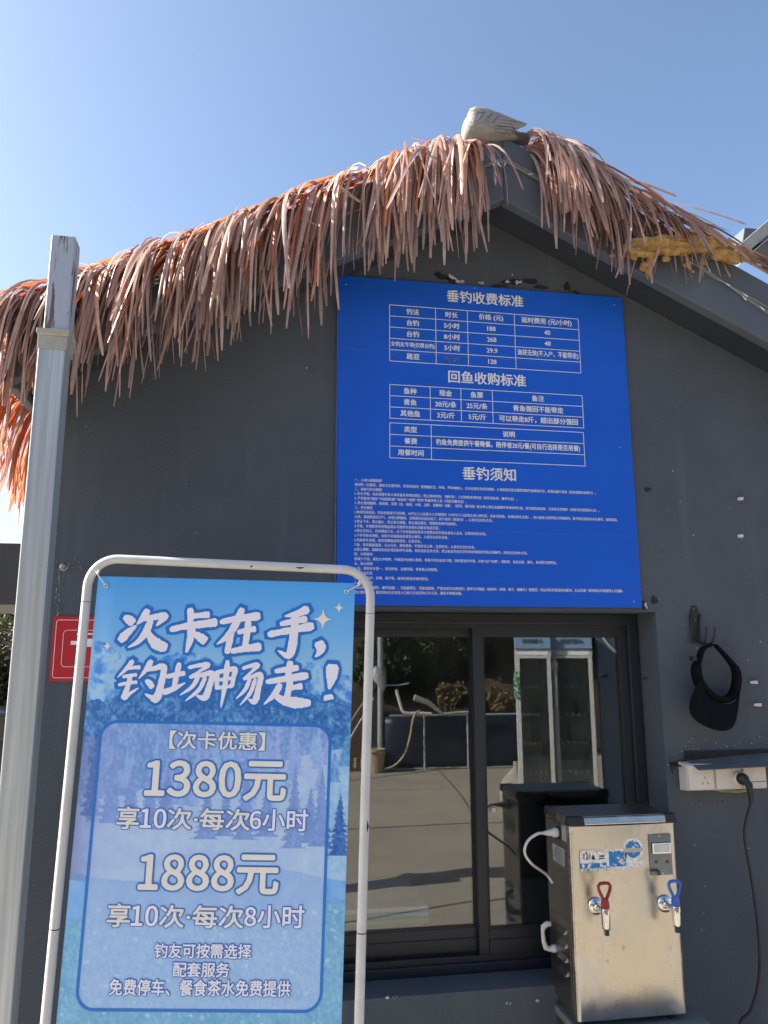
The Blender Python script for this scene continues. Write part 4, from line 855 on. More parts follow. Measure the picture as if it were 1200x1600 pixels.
m = MB(); q0, q1, q2 = at(1045, 1192), at(1072, 1186), at(1058, 1211, -.03)
m.prism([(q2.x, q2.z), (q0.x+.012, q0.z-.004), (q1.x, q1.z-.012), (q1.x, q1.z), (q0.x, q0.z)][::-1], -.004, -.0012)
m.box((q0.x, -.05, q0.z-.006), (q0.x+.018, -.004, q0.z-.002)); m.build('hood_bracket', M['black'], cv)
m = MB(); m.box((ca0.x-.005, -.006, ca0.z-.001), (ca1.x+.08, -.0012, ca1.z+.006)); m.build('mounting_flange', M['tar'], cv)
pc = thing('power_cord', (1.6, -.1, .4), 'black plug and power cord drooping from the middle socket', 'power cord')
m = MB(); m.lathe((xm, -.064, z0_+.036), (0, -1, 0), [(0, .018), (.012, .019), (.022, .016), (.028, .010)], 18); m.tube([(xm, -.085, z0_+.034), (xm+.004, -.098, z0_+.022), (xm+.008, -.098, z0_-.006), (xm+.009, -.094, z0_-.03)], [.012, .012, .009, .006], 12); m.build('plug', M['black'], pc)
cp = [(xm+.009, -.094, z0_-.03)]+[tuple(at(px, py, -.06)) for px, py in ((1163, 1300), (1172, 1360), (1181, 1420), (1187, 1490), (1184, 1540), (1172, 1580), (1155, 1606))]+[(1.50, -.06, .30), (1.46, -.06, .1), (1.42, -.08, .015), (1.30, -.06, .012)]
MB().tube([Vector(p) for p in smoothline(cp, 6)], .0042, 8).build('cord', M['black'], pc)
# wall plugs
def small(nm, mb_, mt, lab, cat, grp): tag(mb_.build(nm, mt), lab, cat, grp)
for px, py, w_, lab in ((1155, 780, .010, 'white wall plug level with the rules heading, highest on the right wall'), (1155, 838, .010, 'white wall plug level with the last lines of the blue board'), (1176, 1066, .014, 'white wall plug level with the visor brim, upper of that close pair'), (1182, 1101, .014, 'white wall plug level with the bottom of the visor brim, lower of that close pair')):
    p = at(px, py); m = MB(); m.hexa([p+Vector((-w_*.8, 0, -.005)), p+Vector((w_*.6, 0, -.006)), p+Vector((w_*.6, 0, .006)), p+Vector((-w_*.8, 0, .005)), p+Vector((-w_*1.1, -.010, -.0035)), p+Vector((w_*.7, -.014, -.0055)), p+Vector((w_*.7, -.014, .0055)), p+Vector((-w_*1.1, -.010, .0035))]); small('wall_plug', m, M['pvc'], lab, 'wall plug', 'white wall plugs')
M['dowel'] = mat('dirty_dowel', (.22, .17, .11), (.10, .08, .055), 200, .8)
for i, (px, py) in enumerate(((1078, 1256), (1094, 1255), (1115, 1255), (1131, 1253))):
    p = at(px, py); m = MB(); m.lathe(p, (0, -1, 0), [(0, .0055), (.002, .0055), (.003, .004), (.003, .002)], 9)
    small('dowel_hole', m, M['dowel'], ('first', 'second', 'third', 'fourth')[i]+' from the left of the four brown dowels under the sockets', 'dowel', 'old dowels under the socket box')
# ------------------------------------------------------------------ thatch
def roof_z(x): return FT+.008-(SL+.01 if x < PX else SR+.01)*abs(x-PX)
PAL = [(.62, .44, .36), (.68, .50, .41), (.56, .42, .37), (.62, .49, .45), (.72, .54, .42), (.50, .37, .33), (.70, .48, .36), (.64, .52, .48), (.40, .29, .25)]
ORANGE = [(.66, .20, .09), (.62, .25, .14), (.70, .26, .10)]  # sun glowing through the leaves, put into the strip colour
class Thatch:
    def __init__(s): s.v = []; s.f = []; s.c = []
    def strip(s, p, d, L_, wd, col, stiff=.35, n=11, curl=0, wind=Vector((0, 0, 0))):
        p = Vector(p); d = Vector(d).normalized(); st = L_/n; g = Vector((0, 0, -1))
        side = d.cross(Vector((0, 0, 1)))
        if side.length < .1: side = Vector((1, 0, 0))
        side.normalize(); tw = random.uniform(-.9, .9); spin = random.gauss(0, .9)
        base = len(s.v); ang0 = random.uniform(-.5, .5)
        for i in range(n+1):
            t = i/n
            wloc = wd*(.75+.5*math.sin(math.pi*min(1, t*1.25+.1)) if t < .86 else 1.05*(1-(t-.86)/.14*.62))
            sd_ = (side-d*side.dot(d)).normalized(); nn = d.cross(sd_)
            a = ang0+tw*t; e = sd_*math.cos(a)+nn*math.sin(a); h = d.cross(e)
            s.v += [tuple(p-e*wloc/2+h*wloc*.10), tuple(p-h*wloc*.10), tuple(p+e*wloc/2+h*wloc*.10)]
            k = 1.0+.12*random.uniform(-1, 1)
            s.c += [tuple(c*k for c in col)]*3
            if i < n:
                b = base+i*3; s.f += [(b, b+1, b+4, b+3), (b+1, b+2, b+5, b+4)]
            p = p+d*st; d = (d+g*stiff*(1-.25*t)*(st/.04)*.38+wind*st*3+Vector((spin, curl, 0))*st*1.3).normalized()
            # stay in front of the fascia
            if p.y > OV-.006 and p.z < roof_z(p.x)-.03 and EXL-.02 < p.x < EXR: p.y = OV-.006-random.random()*.01
    def build(s, name, label, cat='thatch'):
        me = bpy.data.meshes.new(name); c0 = Vector(s.v[0])
        me.from_pydata([(a-c0.x, b-c0.y, c-c0.z) for a, b, c in s.v], [], s.f); me.update()
        ca = me.color_attributes.new('Col', 'FLOAT_COLOR', 'POINT'); ca.data.foreach_set('color', np.concatenate([np.array(s.c), np.ones((len(s.c), 1))], 1).reshape(-1).astype(np.float32))
        me.polygons.foreach_set('use_smooth', [True]*len(s.f)); me.materials.append(M['leaf'])
        o = bpy.data.objects.new(name, me); S.collection.objects.link(o); o.location = c0; return tag(o, label, cat)
M['leaf'] = mat('dry_palm_leaf', (1, 1, 1), (.80, .78, .78), 40, .5, attr=True, trans=.36, spec=.3, stretch=(3, 3, 1))
def pick(po=.06, pg=.02):
    r_ = random.random()
    if r_ < po: return random.choice(ORANGE)
    if r_ < po+pg: return (.62, .48, .31)
    c = random.choice(PAL); k = random.uniform(.72, 1.10); return tuple(q*k*t for q, t in zip(c, (1.06, .98, .97)))
# left slope: from ridge to beyond the eave
T = Thatch()
def dens(x):
    # gaps seen in the photograph
    if .30 < x < .40 or -.30 < x < -.22: return .35
    if x > .69: return .42
    return 1
nL = 0
TIP = [(-.80, .42), (-.55, .40), (-.38, .34), (-.30, .42), (-.05, .40), (.10, .37), (.20, .44), (.45, .34), (.62, .36), (.75, .30)]
CL = [random.uniform(EXL-.04, .73) for _ in range(75)]
def tipdrop(x):
    for (a, p), (b, q) in zip(TIP, TIP[1:]):
        if x <= b: return p+(q-p)*max(0, (x-a)/(b-a))
    return TIP[-1][1]
while nL < 720:
    x = random.choice(CL)+random.gauss(0, .020) if random.random() < .68 else random.uniform(EXL-.04, .735)
    if x > .74 or x < EXL-.06: continue
    if random.random() > dens(x): continue
    nL += 1
    yr = random.uniform(OV-.03, OV+.09); lay = random.random(); near = max(0, min(1, (x-.35)/.3))
    z = roof_z(x)+.002+.028*lay+(.018 if .15 < x < .60 else 0)-(.050 if x > .66 else .012 if x > .62 else 0)
    down = random.choice((random.uniform(.15, .8), random.uniform(.4, 1.3)))*(1-near)+random.uniform(-.25, .55)*near
    d = Vector((-down, -random.uniform(.45, 1.0), random.uniform(-.35, .15)-.45*max(0, down)))
    L_ = tipdrop(x)*random.choice((random.uniform(.30, .75), random.uniform(.6, 1.0), random.uniform(.85, 1.12)))+(yr-OV)*.9+.07
    top = lay > .8
    T.strip((x, yr, z), d, L_, random.choice((random.uniform(.005, .009), random.uniform(.008, .014), random.uniform(.010, .016))), pick(.13 if top else .02, .006), stiff=random.uniform(.9, 2.2), curl=random.gauss(0, .3), wind=Vector((random.gauss(-.15*(1-near), .22), 0, 0)))
# ridge-side strips lying along the slope with backlit orange put into their colour
for i in range(135):
    x = random.uniform(-.62, .66); z = roof_z(x)+random.uniform(.008, .035)+(.018 if .1 < x < .6 else 0)
    d = Vector((-1, -random.uniform(0, .25), -.47+random.uniform(-.10, .12))); T.strip((x, random.uniform(OV-.02, OV+.12), z), d, random.uniform(.2, .42), random.uniform(.010, .017), random.choice(ORANGE) if random.random() < .6 else pick(), stiff=random.uniform(.12, .35))
T.strip((.66, OV+.05, roof_z(.66)+.035), (-1, -.05, .12), .17, .005, ORANGE[0], stiff=.05)
# ridge tuft under the bird
for i in range(12):
    x = .705+random.uniform(-.03, .025); T.strip((x, OV-.04, roof_z(x)-.034), (random.uniform(-.9, .7), -random.uniform(.3, .9), random.uniform(-.3, .05)), random.uniform(.16, .34), random.uniform(.010, .016), pick(.12, .06), stiff=random.uniform(.9, 1.6))
# loose pale flat leaf pieces
T.strip(at(530, 291, OV-.10), (.75, -.1, -.6), .085, .018, (.60, .50, .34), stiff=.02); T.strip(at(470, 340, OV-.08), (.8, -.1, -.35), .06, .010, (.55, .44, .30), stiff=.1)
for px, py in ((400, 395), (408, 372), (474, 372), (545, 262), (130, 458), (480, 380), (398, 410)): T.strip(at(px, py, OV-.09), (-.5, -.1, -.7), .07, .014, (.62, .17, .04), stiff=.2)
T.build('palm_thatch', 'brown palm leaf thatch fringe over the left slope of the gable, densest and longest')
# right slope
T = Thatch(); nR = 0
while nR < 250:
    x = random.uniform(.885, 1.40) if random.random() < .62 else random.uniform(.885, 1.10)
    if x > 1.15 and random.random() < .45: continue
    nR += 1
    yr = random.uniform(OV-.03, OV+.14); z = roof_z(x)+.002+.03*random.random()
    down = random.uniform(.05, .55) if x < 1.0 else random.uniform(.4, 1.3)
    d = Vector((down, -random.uniform(.45, .9), random.uniform(-.1, .25)-.3*down)); L_ = random.uniform(.18, .40)*(1.12 if x < 1.15 else .9)
    T.strip((x, yr, z), d, L_+(yr-OV)*.6, random.uniform(.009, .016), pick(.01), stiff=random.uniform(.8, 1.6))
for i in range(120):      # strands lying along the slope, over the foam
    x = random.uniform(.93, 1.50); z = roof_z(x)+random.uniform(.02, .07); d = Vector((1, -random.uniform(-.05, .35), -.44+random.uniform(-.12, .14)))
    T.strip((x, random.uniform(OV-.05, OV+.12), z), d, random.uniform(.16, .34), random.uniform(.009, .016), pick(.01), stiff=random.uniform(.1, .45))
for i in range(16):       # strands beyond the foam
    x = random.uniform(1.60, 1.72); z = roof_z(x)+random.uniform(-.03, .03); T.strip((x, OV-.06, z), (1, -random.uniform(0, .3), -.52+random.uniform(-.1, .1)), random.uniform(.2, .4), .013, pick(.01), stiff=.2)
for px, py, qx, qy in ((1010, 345, 975, 460), (1100, 390, 1090, 440), (1095, 395, 1110, 425), (1030, 385, 1015, 435), (985, 330, 980, 440)):
    a, b = at(px, py, OV-.05), at(qx, qy, OV-.06); T.strip(a, b-a, (b-a).length, .011, pick(0), stiff=.03)
T.build('palm_thatch', 'thinner brown palm leaf thatch over the right slope with the yellow foam under it')
# side eave fringe, receding behind the post: strips hang off the left eave
T = Thatch()
for i in range(620):
    y = random.uniform(.0, 3.2)**1.0; x = EXL-.02-random.uniform(0, .05); z = roof_z(EXL)-.03+random.uniform(-.05, .05)
    d = Vector((-random.uniform(.3, 1.1), random.uniform(-.35, .35), -.35)); T.strip((x, y, z), d, random.uniform(.30, .50), random.uniform(.010, .017), pick(.62), stiff=random.uniform(.7, 1.5))
T.build('palm_thatch', 'thatch fringe coloured a backlit red, hanging from the side eave behind the post')

# ------------------------------------------------------------------ yellow foam
def fo_pt(px, py, Y=OV-.03): return at(px, py, Y)
M['foam'] = mat('expanding_foam', (.58, .37, .135), (.36, .20, .06), 30, .65, bump=.8, bscale=160, spec=.35)
bm = bmesh.new()
def fball(c, r_, sx=1.6, sz=.8):
    mm = Matrix.Translation(c) @ Matrix.Diagonal((sx, .9, sz, 1)); bmesh.ops.create_icosphere(bm, subdivisions=2, radius=r_, matrix=mm)
cx0 = fo_pt(985, 395); cx1 = fo_pt(1150, 392)
for i in range(90):
    t = i/89; px = 982+168*t; yc = 388-6*math.sin(t*3)+(6 if t > .8 else 0)+(10*(t-.85)/.15 if t > .85 else 0)
    hh = 17 if .05 < t < .9 else 11
    for k_ in range(2): fball(fo_pt(px+random.uniform(-5, 5), yc+random.uniform(-hh, hh)*.75, OV-.02-random.random()*.03), random.uniform(.010, .017), random.uniform(1.3, 2.8), random.uniform(.5, .9))
for px, py, r_ in ((1008, 414, .012), (1004, 420, .010), (1012, 424, .010), (1018, 408, .012), (975, 400, .007), (967, 400, .006), (957, 400, .008), (1070, 415, .008), (1078, 412, .007), (1082, 424, .005), (1081, 432, .004), (1100, 410, .010), (1140, 408, .012), (1150, 410, .010), (1040, 405, .012), (990, 400, .014)): fball(fo_pt(px, py), r_, 1.3, 1)
fc = cx0.copy()
bmesh.ops.translate(bm, verts=bm.verts, vec=-fc)
me = bpy.data.meshes.new('foam_bead'); bm.to_mesh(me); bm.free(); me.materials.append(M['foam'])
fo = bpy.data.objects.new('foam_bead', me); S.collection.objects.link(fo); fo.location = fc
rm = fo.modifiers.new('merge', 'REMESH'); rm.mode = 'VOXEL'; rm.voxel_size = .0032; rm.use_smooth_shade = True
dp = fo.modifiers.new('lumps', 'DISPLACE'); tx = bpy.data.textures.new('lumps', 'CLOUDS'); tx.noise_scale = .010; dp.texture = tx; dp.strength = .012; dp.texture_coords = 'GLOBAL'
tag(fo, 'lumpy yellow expanding foam squeezed along the right roof edge', 'foam')

# ------------------------------------------------------------------ string lights along the fascia
sl_ = thing('string_light', (PX, OV-.01, FB+.16), 'unlit white fairy light string clipped along the gable fascia', 'string light')
M['cordw'] = mat('clear_cord', (.36, .37, .33), (.27, .28, .25), 60, .4)
def fz(x): return FB-(SL if x < PX else SR)*abs(x-PX)
mm_ = MB(); bulbs = []
for s_, ph in ((0, 0), (1, 1.7), (2, 3.1)):
    pts = []
    for i in range(90):
        x = EXL+.1+(2.30-EXL-.1)*i/89; h = .150-.018*(x > 1.2)*(x-1.2)
        if x > 1.5: h -= .030*math.sin((x-1.5)*3.0)
        pts.append((x, OV-.006-.002*s_, fz(x)+h+.006*math.sin(x*9+ph)+(.012 if s_ == 1 else 0)*math.sin(x*5+1)+(.010*math.sin((x-1.55)*9) if s_ == 2 and x > 1.6 else 0)))
    mm_.tube(pts, .0016, 6); bulbs.append(pts)
cdo = mm_.build('cord', M['cordw'], sl_)
for i in range(46):
    p = Vector(random.choice(bulbs)[random.randrange(2, 88)]); a = random.choice((-1, 1))*random.uniform(.3, 1.2)+(math.pi if random.random() < .65 else 0)
    d = Vector((math.sin(a), -.35, math.cos(a))).normalized(); m = MB(); m.tube([p, p+d*.010], .0016, 6); m.lathe(p, d, [(.010, .0022), (.020, .0024), (.024, .001)], 8); m.build('bulb', M['white'], sl_)

# ------------------------------------------------------------------ pigeon
M['feather'] = mat('grey_feather', (.33, .32, .305), (.22, .215, .21), 26, .8, bump=.25, bscale=60, stretch=(1, 2, 3))
M['wing'] = mat('wing_feather', (.29, .285, .28), (.15, .148, .146), 15, .75, bump=.3, bscale=50, stretch=(3, 1, 9), lo=.52, hi=.62)
M['tail'] = mat('tail_feather', (.17, .19, .21), (.12, .135, .15), 20, .7)
def make_pigeon(origin, label, group):
    o = Vector((0, 0, 0)); pg = thing('pigeon', o, label, 'pigeon', group)
    secs = [(-.094, .046, .008, .012), (-.088, .048, .026, .036), (-.074, .054, .039, .050), (-.052, .060, .046, .056), (-.025, .062, .047, .054), (.010, .060, .043, .046), (.045, .056, .033, .033), (.075, .052, .022, .020), (.095, .048, .012, .010)]
    rings = [[o+Vector((x, ry*math.cos(a), zc+rz*math.sin(a))) for a in np.linspace(0, 2*math.pi, 20, endpoint=False)] for x, zc, ry, rz in secs]
    m = MB(); m.loft(rings)
    # tucked head, turned back over the shoulder
    hs_ = [(-.079, .098, .004), (-.075, .103, .012), (-.066, .110, .018), (-.054, .112, .019), (-.040, .108, .016), (-.028, .100, .009)]
    m.loft([[o+Vector((x, -.006+r_*math.cos(a)*.95, z+r_*math.sin(a))) for a in np.linspace(0, 2*math.pi, 16, endpoint=False)] for x, z, r_ in hs_])
    b = m.build('body', M['feather'], pg)
    rmm = b.modifiers.new('merge', 'REMESH'); rmm.mode = 'VOXEL'; rmm.voxel_size = .005; rmm.use_smooth_shade = True
    sm_ = b.modifiers.new('smooth', 'SMOOTH'); sm_.factor = .5; sm_.iterations = 4
    for sgn in (-1, 1):
        wg = MB(); rows = []
        prof = [(-.075, .070, .010, .034), (-.055, .074, .016, .040), (-.02, .072, .016, .040), (.02, .070, .013, .032), (.06, .070, .010, .022), (.09, .072, .007, .013), (.112, .074, .003, .004)]
        for x, zc, th, hh in prof:
            yy = sgn*(.036 if x < 0 else .036-.20*max(0, x)*.7)
            rows.append([o+Vector((x, yy+sgn*th*.6*math.cos(a), zc+hh*math.sin(a)-.10*x*0)) for a in np.linspace(0, 2*math.pi, 14, endpoint=False)])
        wg.loft(rows); wo_ = wg.build('wing', M['wing'], pg)
        ft2 = MB()         # primaries
        for k_ in range(5):
            z = .078-.011*k_; x1 = .116-.013*k_; ft2.tube([o+Vector((.01, sgn*.040, z-.004)), o+Vector((.06, sgn*.034, z)), o+Vector((x1, sgn*.020, z+.002))], [.0045, .0055, .0015], 6)
        ft2.build('flight_feather', M['wing'], wo_)
        for xb_ in (-.040, -.014, .012):
            br_ = MB(); br_.tube([o+Vector((xb_+.010, sgn*.0435, .088)), o+Vector((xb_, sgn*.0465-sgn*max(0, xb_)*.14, .074)), o+Vector((xb_-.014, sgn*.0455-sgn*max(0, xb_)*.14, .054))], [.0012, .0024, .0012], 6); br_.build('wing_bar', M['tail'], wo_)
    t = MB()
    for k_ in range(6):
        a = (k_-2.5)*.09; t.hexa([o+Vector((.06, .006*(k_-2.5)-.006, .044)), o+Vector((.13, math.sin(a)*.06+.006*(k_-2.5)-.008, .032)), o+Vector((.13, math.sin(a)*.06+.006*(k_-2.5)+.008, .032)), o+Vector((.06, .006*(k_-2.5)+.006, .044)), o+Vector((.06, .006*(k_-2.5)-.006, .049)), o+Vector((.13, math.sin(a)*.06+.006*(k_-2.5)-.008, .036)), o+Vector((.13, math.sin(a)*.06+.006*(k_-2.5)+.008, .036)), o+Vector((.06, .006*(k_-2.5)+.006, .049))])
    t.build('tail', M['tail'], pg, bevel=.001)
    for sgn in (-1, 1):
        l = MB(); fx = -.02; l.tube([o+Vector((fx, sgn*.014, .026)), o+Vector((fx-.004, sgn*.015, .004))], [.006, .003], 8)
        for a in (-.5, 0, .5, math.pi): l.tube([o+Vector((fx-.004, sgn*.015, .004)), o+Vector((fx-.004-math.cos(a)*.018, sgn*.015+math.sin(a)*.018, .002))], [.0026, .0015], 6)
        l.build('leg', mat('pink_leg', (.40, .16, .13), None, 30, .6), pg)
    for sgn in (-1, 1): MB().lathe(o+Vector((-.050, -.006+sgn*.0175, .114)), (0, sgn, 0), [(0, .0028), (.0012, .0024)], 10).build('eye', M['black'], pg)
    MB().loft([[o+Vector((x, -.006+r_*math.cos(a), .098+dz_+r_*math.sin(a)*.8)) for a in np.linspace(0, 2*math.pi, 8, endpoint=False)] for x, dz_, r_ in ((-.036, .008, .005), (-.028, .003, .0035), (-.020, -.002, .001))]).build('beak', mat('horn', (.2, .19, .18), None, 30, .5), pg)
    return pg
bird = at(764, 232, OV+.02)
bp = make_pigeon((bird.x, OV+.02, bird.z), 'pale grey pigeon resting on the peak of the thatched roof', None); bp.location = (bird.x, OV+.01, bird.z); bp.scale = (1.07, 1.07, 1.07); bp.rotation_euler = (0, R(3), R(-6))

# ------------------------------------------------------------------ neighbouring canopy at right, top edge of the picture
cn = thing('canopy', (2.6, .7, 0), 'cream framed canopy with a grey underside rising beyond the right roof edge', 'canopy')
YC = .55
p0, p1, p2, p3 = at(1152, 392, YC), at(1158, 380, YC), at(1300, 258, YC), at(1306, 274, YC)
m = MB(); m.prism([(p0.x, p0.z), (at(1166, 396, YC).x, at(1166, 396, YC).z), (p3.x, p3.z), (p2.x, p2.z), (p1.x, p1.z)], YC, YC+.05); m.build('edge_beam', M['cream'], cn, bevel=.002)
a_, b_ = at(1160, 400, YC), at(1310, 280, YC)
m = MB(); m.hexa([(a_.x, YC+.02, a_.z-.03), (b_.x, YC+.02, b_.z-.02), (b_.x, YC+2.2, b_.z-.02), (a_.x, YC+2.2, a_.z-.03), (a_.x, YC+.02, a_.z-.02), (b_.x, YC+.02, b_.z-.01), (b_.x, YC+2.2, b_.z-.01), (a_.x, YC+2.2, a_.z-.02)]); m.build('soffit_panel', M['sheet'], cn)
q0, q1 = at(1160, 377, YC+.3), at(1184, 357, YC+.3)
m = MB(); m.hexa([(q0.x, YC+.3, q0.z), (q1.x+.3, YC+.3, q0.z), (q1.x+.3, YC+.5, q0.z), (q0.x, YC+.5, q0.z), (q0.x+.02, YC+.3, q1.z), (q1.x+.3, YC+.3, q1.z), (q1.x+.3, YC+.5, q1.z), (q0.x+.02, YC+.5, q1.z)]); m.build('end_box', M['fascia'], cn, bevel=.006)
MB().box((b_.x-.05, YC+.06, 0), (b_.x, YC+.11, b_.z-.02)).build('canopy_post', M['cream'], cn)
# ------------------------------------------------------------------ foliage builder
def leafmat(nm, c1, c2):
    return mat(nm, c1, c2, 1.3, .6, trans=.25, attr=True, lo=.3, hi=.7)
M['leafg'] = leafmat('green_leaf', (1, 1, 1), (.7, .75, .6))
M['bark'] = mat('bark', (.09, .07, .05), (.05, .04, .03), 20, .9, bump=.4, bscale=40)
def foliage(name, parent, centres, n, size, cols, seed=0):
    r_ = np.random.default_rng(seed); C_ = np.array([c[:3] for c in centres], float); Rr = np.array([c[3:] for c in centres], float)
    k = r_.integers(0, len(C_), n); d = r_.normal(size=(n, 3)); d /= np.linalg.norm(d, axis=1)[:, None]; rad = r_.random(n)**.45
    P_ = C_[k]+d*rad[:, None]*Rr[k]
    a = r_.normal(size=(n, 3)); a /= np.linalg.norm(a, axis=1)[:, None]; b = np.cross(a, r_.normal(size=(n, 3))); b /= np.linalg.norm(b, axis=1)[:, None]
    s_ = size*(.6+.8*r_.random(n))[:, None]; V4 = np.stack([P_-a*s_, P_+b*s_*.45, P_+a*s_, P_-b*s_*.45], 1)
    off = np.array(parent.location) if parent else np.zeros(3)
    me = bpy.data.meshes.new(name); me.from_pydata((V4.reshape(-1, 3)-off).tolist(), [], np.arange(n*4).reshape(-1, 4).tolist()); me.update()
    cc = np.array(cols)[r_.integers(0, len(cols), n)]*(.7+.6*r_.random(n))[:, None]
    ca = me.color_attributes.new('Col', 'FLOAT_COLOR', 'POINT'); ca.data.foreach_set('color', np.concatenate([np.repeat(cc, 4, 0), np.ones((n*4, 1))], 1).reshape(-1).astype(np.float32))
    me.materials.append(M['leafg']); o = bpy.data.objects.new(name, me); S.collection.objects.link(o)
    if parent: o.parent = parent
    return o
GREEN = [(.035, .06, .018), (.05, .085, .022), (.07, .10, .03), (.028, .045, .018), (.09, .11, .035)]
DARKB = [(.05, .045, .028), (.07, .055, .032), (.04, .042, .022), (.09, .068, .04)]
DRY = [(.22, .15, .07), (.28, .19, .09), (.16, .11, .05), (.12, .10, .04)]
def shrub(name, x, y, z, w_, d_, h_, n, cols, label, cat, grp, size=.06, seed=0, trunk=True):
    t = thing(name, (x, y, z), label, cat, grp); r_ = random.Random(seed); cs = []
    for i in range(12): cs.append((x+r_.uniform(-.75, .75)*w_, y+r_.uniform(-.75, .75)*d_, z+h_*r_.uniform(.2, .85), w_*r_.uniform(.25, .45), d_*r_.uniform(.3, .5), h_*r_.uniform(.12, .24)))
    foliage('crown', t, cs, n, size, cols, seed)
    m = MB()
    for i in range(5):
        a = r_.uniform(0, 6.28); m.tube([(x+.05*math.cos(a), y+.05*math.sin(a), z-.1), (x+.3*w_*math.cos(a), y+.3*d_*math.sin(a), z+h_*.4), (x+.6*w_*math.cos(a), y+.6*d_*math.sin(a), z+h_*.75)], [.03+.01*h_, .02, .008], 7)
    m.build('trunk', M['bark'], t); return t

# ------------------------------------------------------------------ left background (beyond the post)
YN = 3.2; a0, a1 = at(-90, 848, YN), at(66, 850, YN); c0 = at(66, 945, YN)
cp_ = thing('carport', (a0.x-1.2, YN+1, 0), 'dark grey flat carport roof edge far left behind the post', 'carport')
MB().box((a0.x-2.6, YN, c0.z), (a1.x, YN+.06, a1.z)).build('fascia_board', mat('charcoal_board', (.035, .04, .045), (.045, .05, .056), 4, .6), cp_)
MB().box((a0.x-2.6, YN+.0605, c0.z+.12), (a1.x, YN+3.4, a1.z-.02)).build('roof', M['roof'], cp_)
for xx in (a0.x-2.4, a0.x-.05):
    for yy in (YN+.1, YN+3.2): MB().box((xx, yy, gz(xx, yy)-.02), (xx+.08, yy+.08, c0.z+.12)).build('post', M['cream'], cp_)
g0 = gz(-6, 20)
for i, (px, Y, top, wd, cols, lab) in enumerate(((30, 26, 838, 1.6, GREEN, 'green tree top showing above the carport roof left of the post'),)):
    p = at(px, 1040, Y); q = at(px, top, Y); shrub('tree', p.x, Y, g0, wd, 1.4, q.z-g0, 5200, GREEN, lab, 'tree', None, .12, 5)
for i, (px, Y, top, cols, lab) in enumerate(((-25, 15, 940, DARKB, 'tangled dark bush under the carport edge at the picture border'), (24, 17, 950, DARKB, 'dry brown bush between the carport roof and the parked car'), (66, 16, 955, DARKB, 'dry bush hidden mostly behind the galvanised post'))):
    p = at(px, 1040, Y); q = at(px, top, Y); shrub('bush', p.x, Y, g0, .9, .8, q.z-g0, 4200, cols, lab, 'bush', 'bushes beyond the carport', .07, 30+i)
# parked car, only its right end shows between picture edge and post
YK = 12.2; k0 = at(12, 1097, YK); zg = gz(k0.x, YK); car = thing('parked_car', (k0.x-1.0, YK+.5, zg), 'dark car parked on the lower ground at the left edge', 'car')
M['carpaint'] = mat('dark_car_paint', (.02, .024, .03), (.026, .03, .036), 4, .18, spec=.6)
def carsec(y): return None
L0 = k0.x-3.0; prof = [(0, .25), (.02, .62), (.35, .80), (.95, .88), (1.45, 1.36), (2.2, 1.45), (3.1, 1.40), (3.75, 1.0), (4.15, .92), (4.25, .55), (4.2, .25)]
m = MB(); rings = []
for yk, inset, zs_ in ((0, .10, .93), (.10, .0, 1), (.85, 0, 1.02), (1.6, 0, 1), (1.7, .10, .93)):
    rings.append([(L0+x*(1-.02*inset)+.0, YK+yk, zg+z*(zs_ if z > .7 else 1)) for x, z in prof])
m.loft(rings); m.build('body', M['carpaint'], car, smooth=False, bevel=.03)
wn = MB(); zz = zg
for poly in ([(1.12, .92), (1.52, 1.30), (2.15, 1.38), (2.15, .93)], [(2.22, .93), (2.22, 1.38), (3.0, 1.33), (3.55, 1.0), (3.4, .93)]): wn.prism([(L0+x, zg+z) for x, z in poly][::-1], YK-.004, YK+.02)
wn.build('window', mat('car_glass', (.012, .014, .016), None, 5, .06), car)
for xk in (.85, 3.4):
    for yk in (-.01, 1.71):
        wl = MB(); wl.lathe((L0+xk, YK+yk, zg+.32), (0, 1 if yk > 0 else -1, 0), [(-.18, .30), (-.17, .32), (-.01, .32), (0, .30), (.0, .20), (-.02, .19)], 28); wh = wl.build('wheel', M['black'], car)
        MB().lathe((L0+xk, YK+yk, zg+.32), (0, 1 if yk > 0 else -1, 0), [(-.02, .185), (.0, .18), (.01, .05), (.015, .04)], 20).build('rim', mat('alloy', (.4, .4, .41), None, 9, .3, metal=1), wh)
MB().box((L0+4.18, YK+.15, zg+.62), (L0+4.27, YK+.45, zg+.78)).build('headlight', M['pvc'], car, bevel=.02)
MB().box((L0+4.18, YK+1.25, zg+.62), (L0+4.27, YK+1.55, zg+.78)).build('headlight', M['pvc'], car, bevel=.02)

# far ground behind the hut: low wooded rise and a few trees, seen only past the hut's sides
mb = MB(); hx2 = np.linspace(-260, 260, 60); hy2 = np.linspace(70, 190, 12)
vs = [(x, y, -.9+max(0, (6.5+1.8*math.sin(x*.05)+1.0*math.sin(x*.13+y*.1))*math.sin(math.pi*min(1, (y-70)/150)))) for y in hy2 for x in hx2]; n_ = len(hx2)
mb.add(vs, [(j*n_+i, j*n_+i+1, (j+1)*n_+i+1, (j+1)*n_+i) for j in range(len(hy2)-1) for i in range(n_-1)], True)
tag(mb.build('hills', mat('wooded_rise', (.05, .065, .03), (.025, .035, .018), .4, .95, bump=1, bscale=.8)), kind='structure')
for i, (x, y, h_, lab) in enumerate(((6.5, 16, 3.2, 'round green tree nearest the canopy behind the hut'), (11, 19, 3.8, 'taller green tree right of the hut'), (16, 17, 3.0, 'low green tree at the far right behind the yard'))):
    shrub('tree', x, y, gz(x, y), 1.7, 1.4, h_, 3600, GREEN, lab, 'tree', 'trees behind the hut', .12, 140+i)

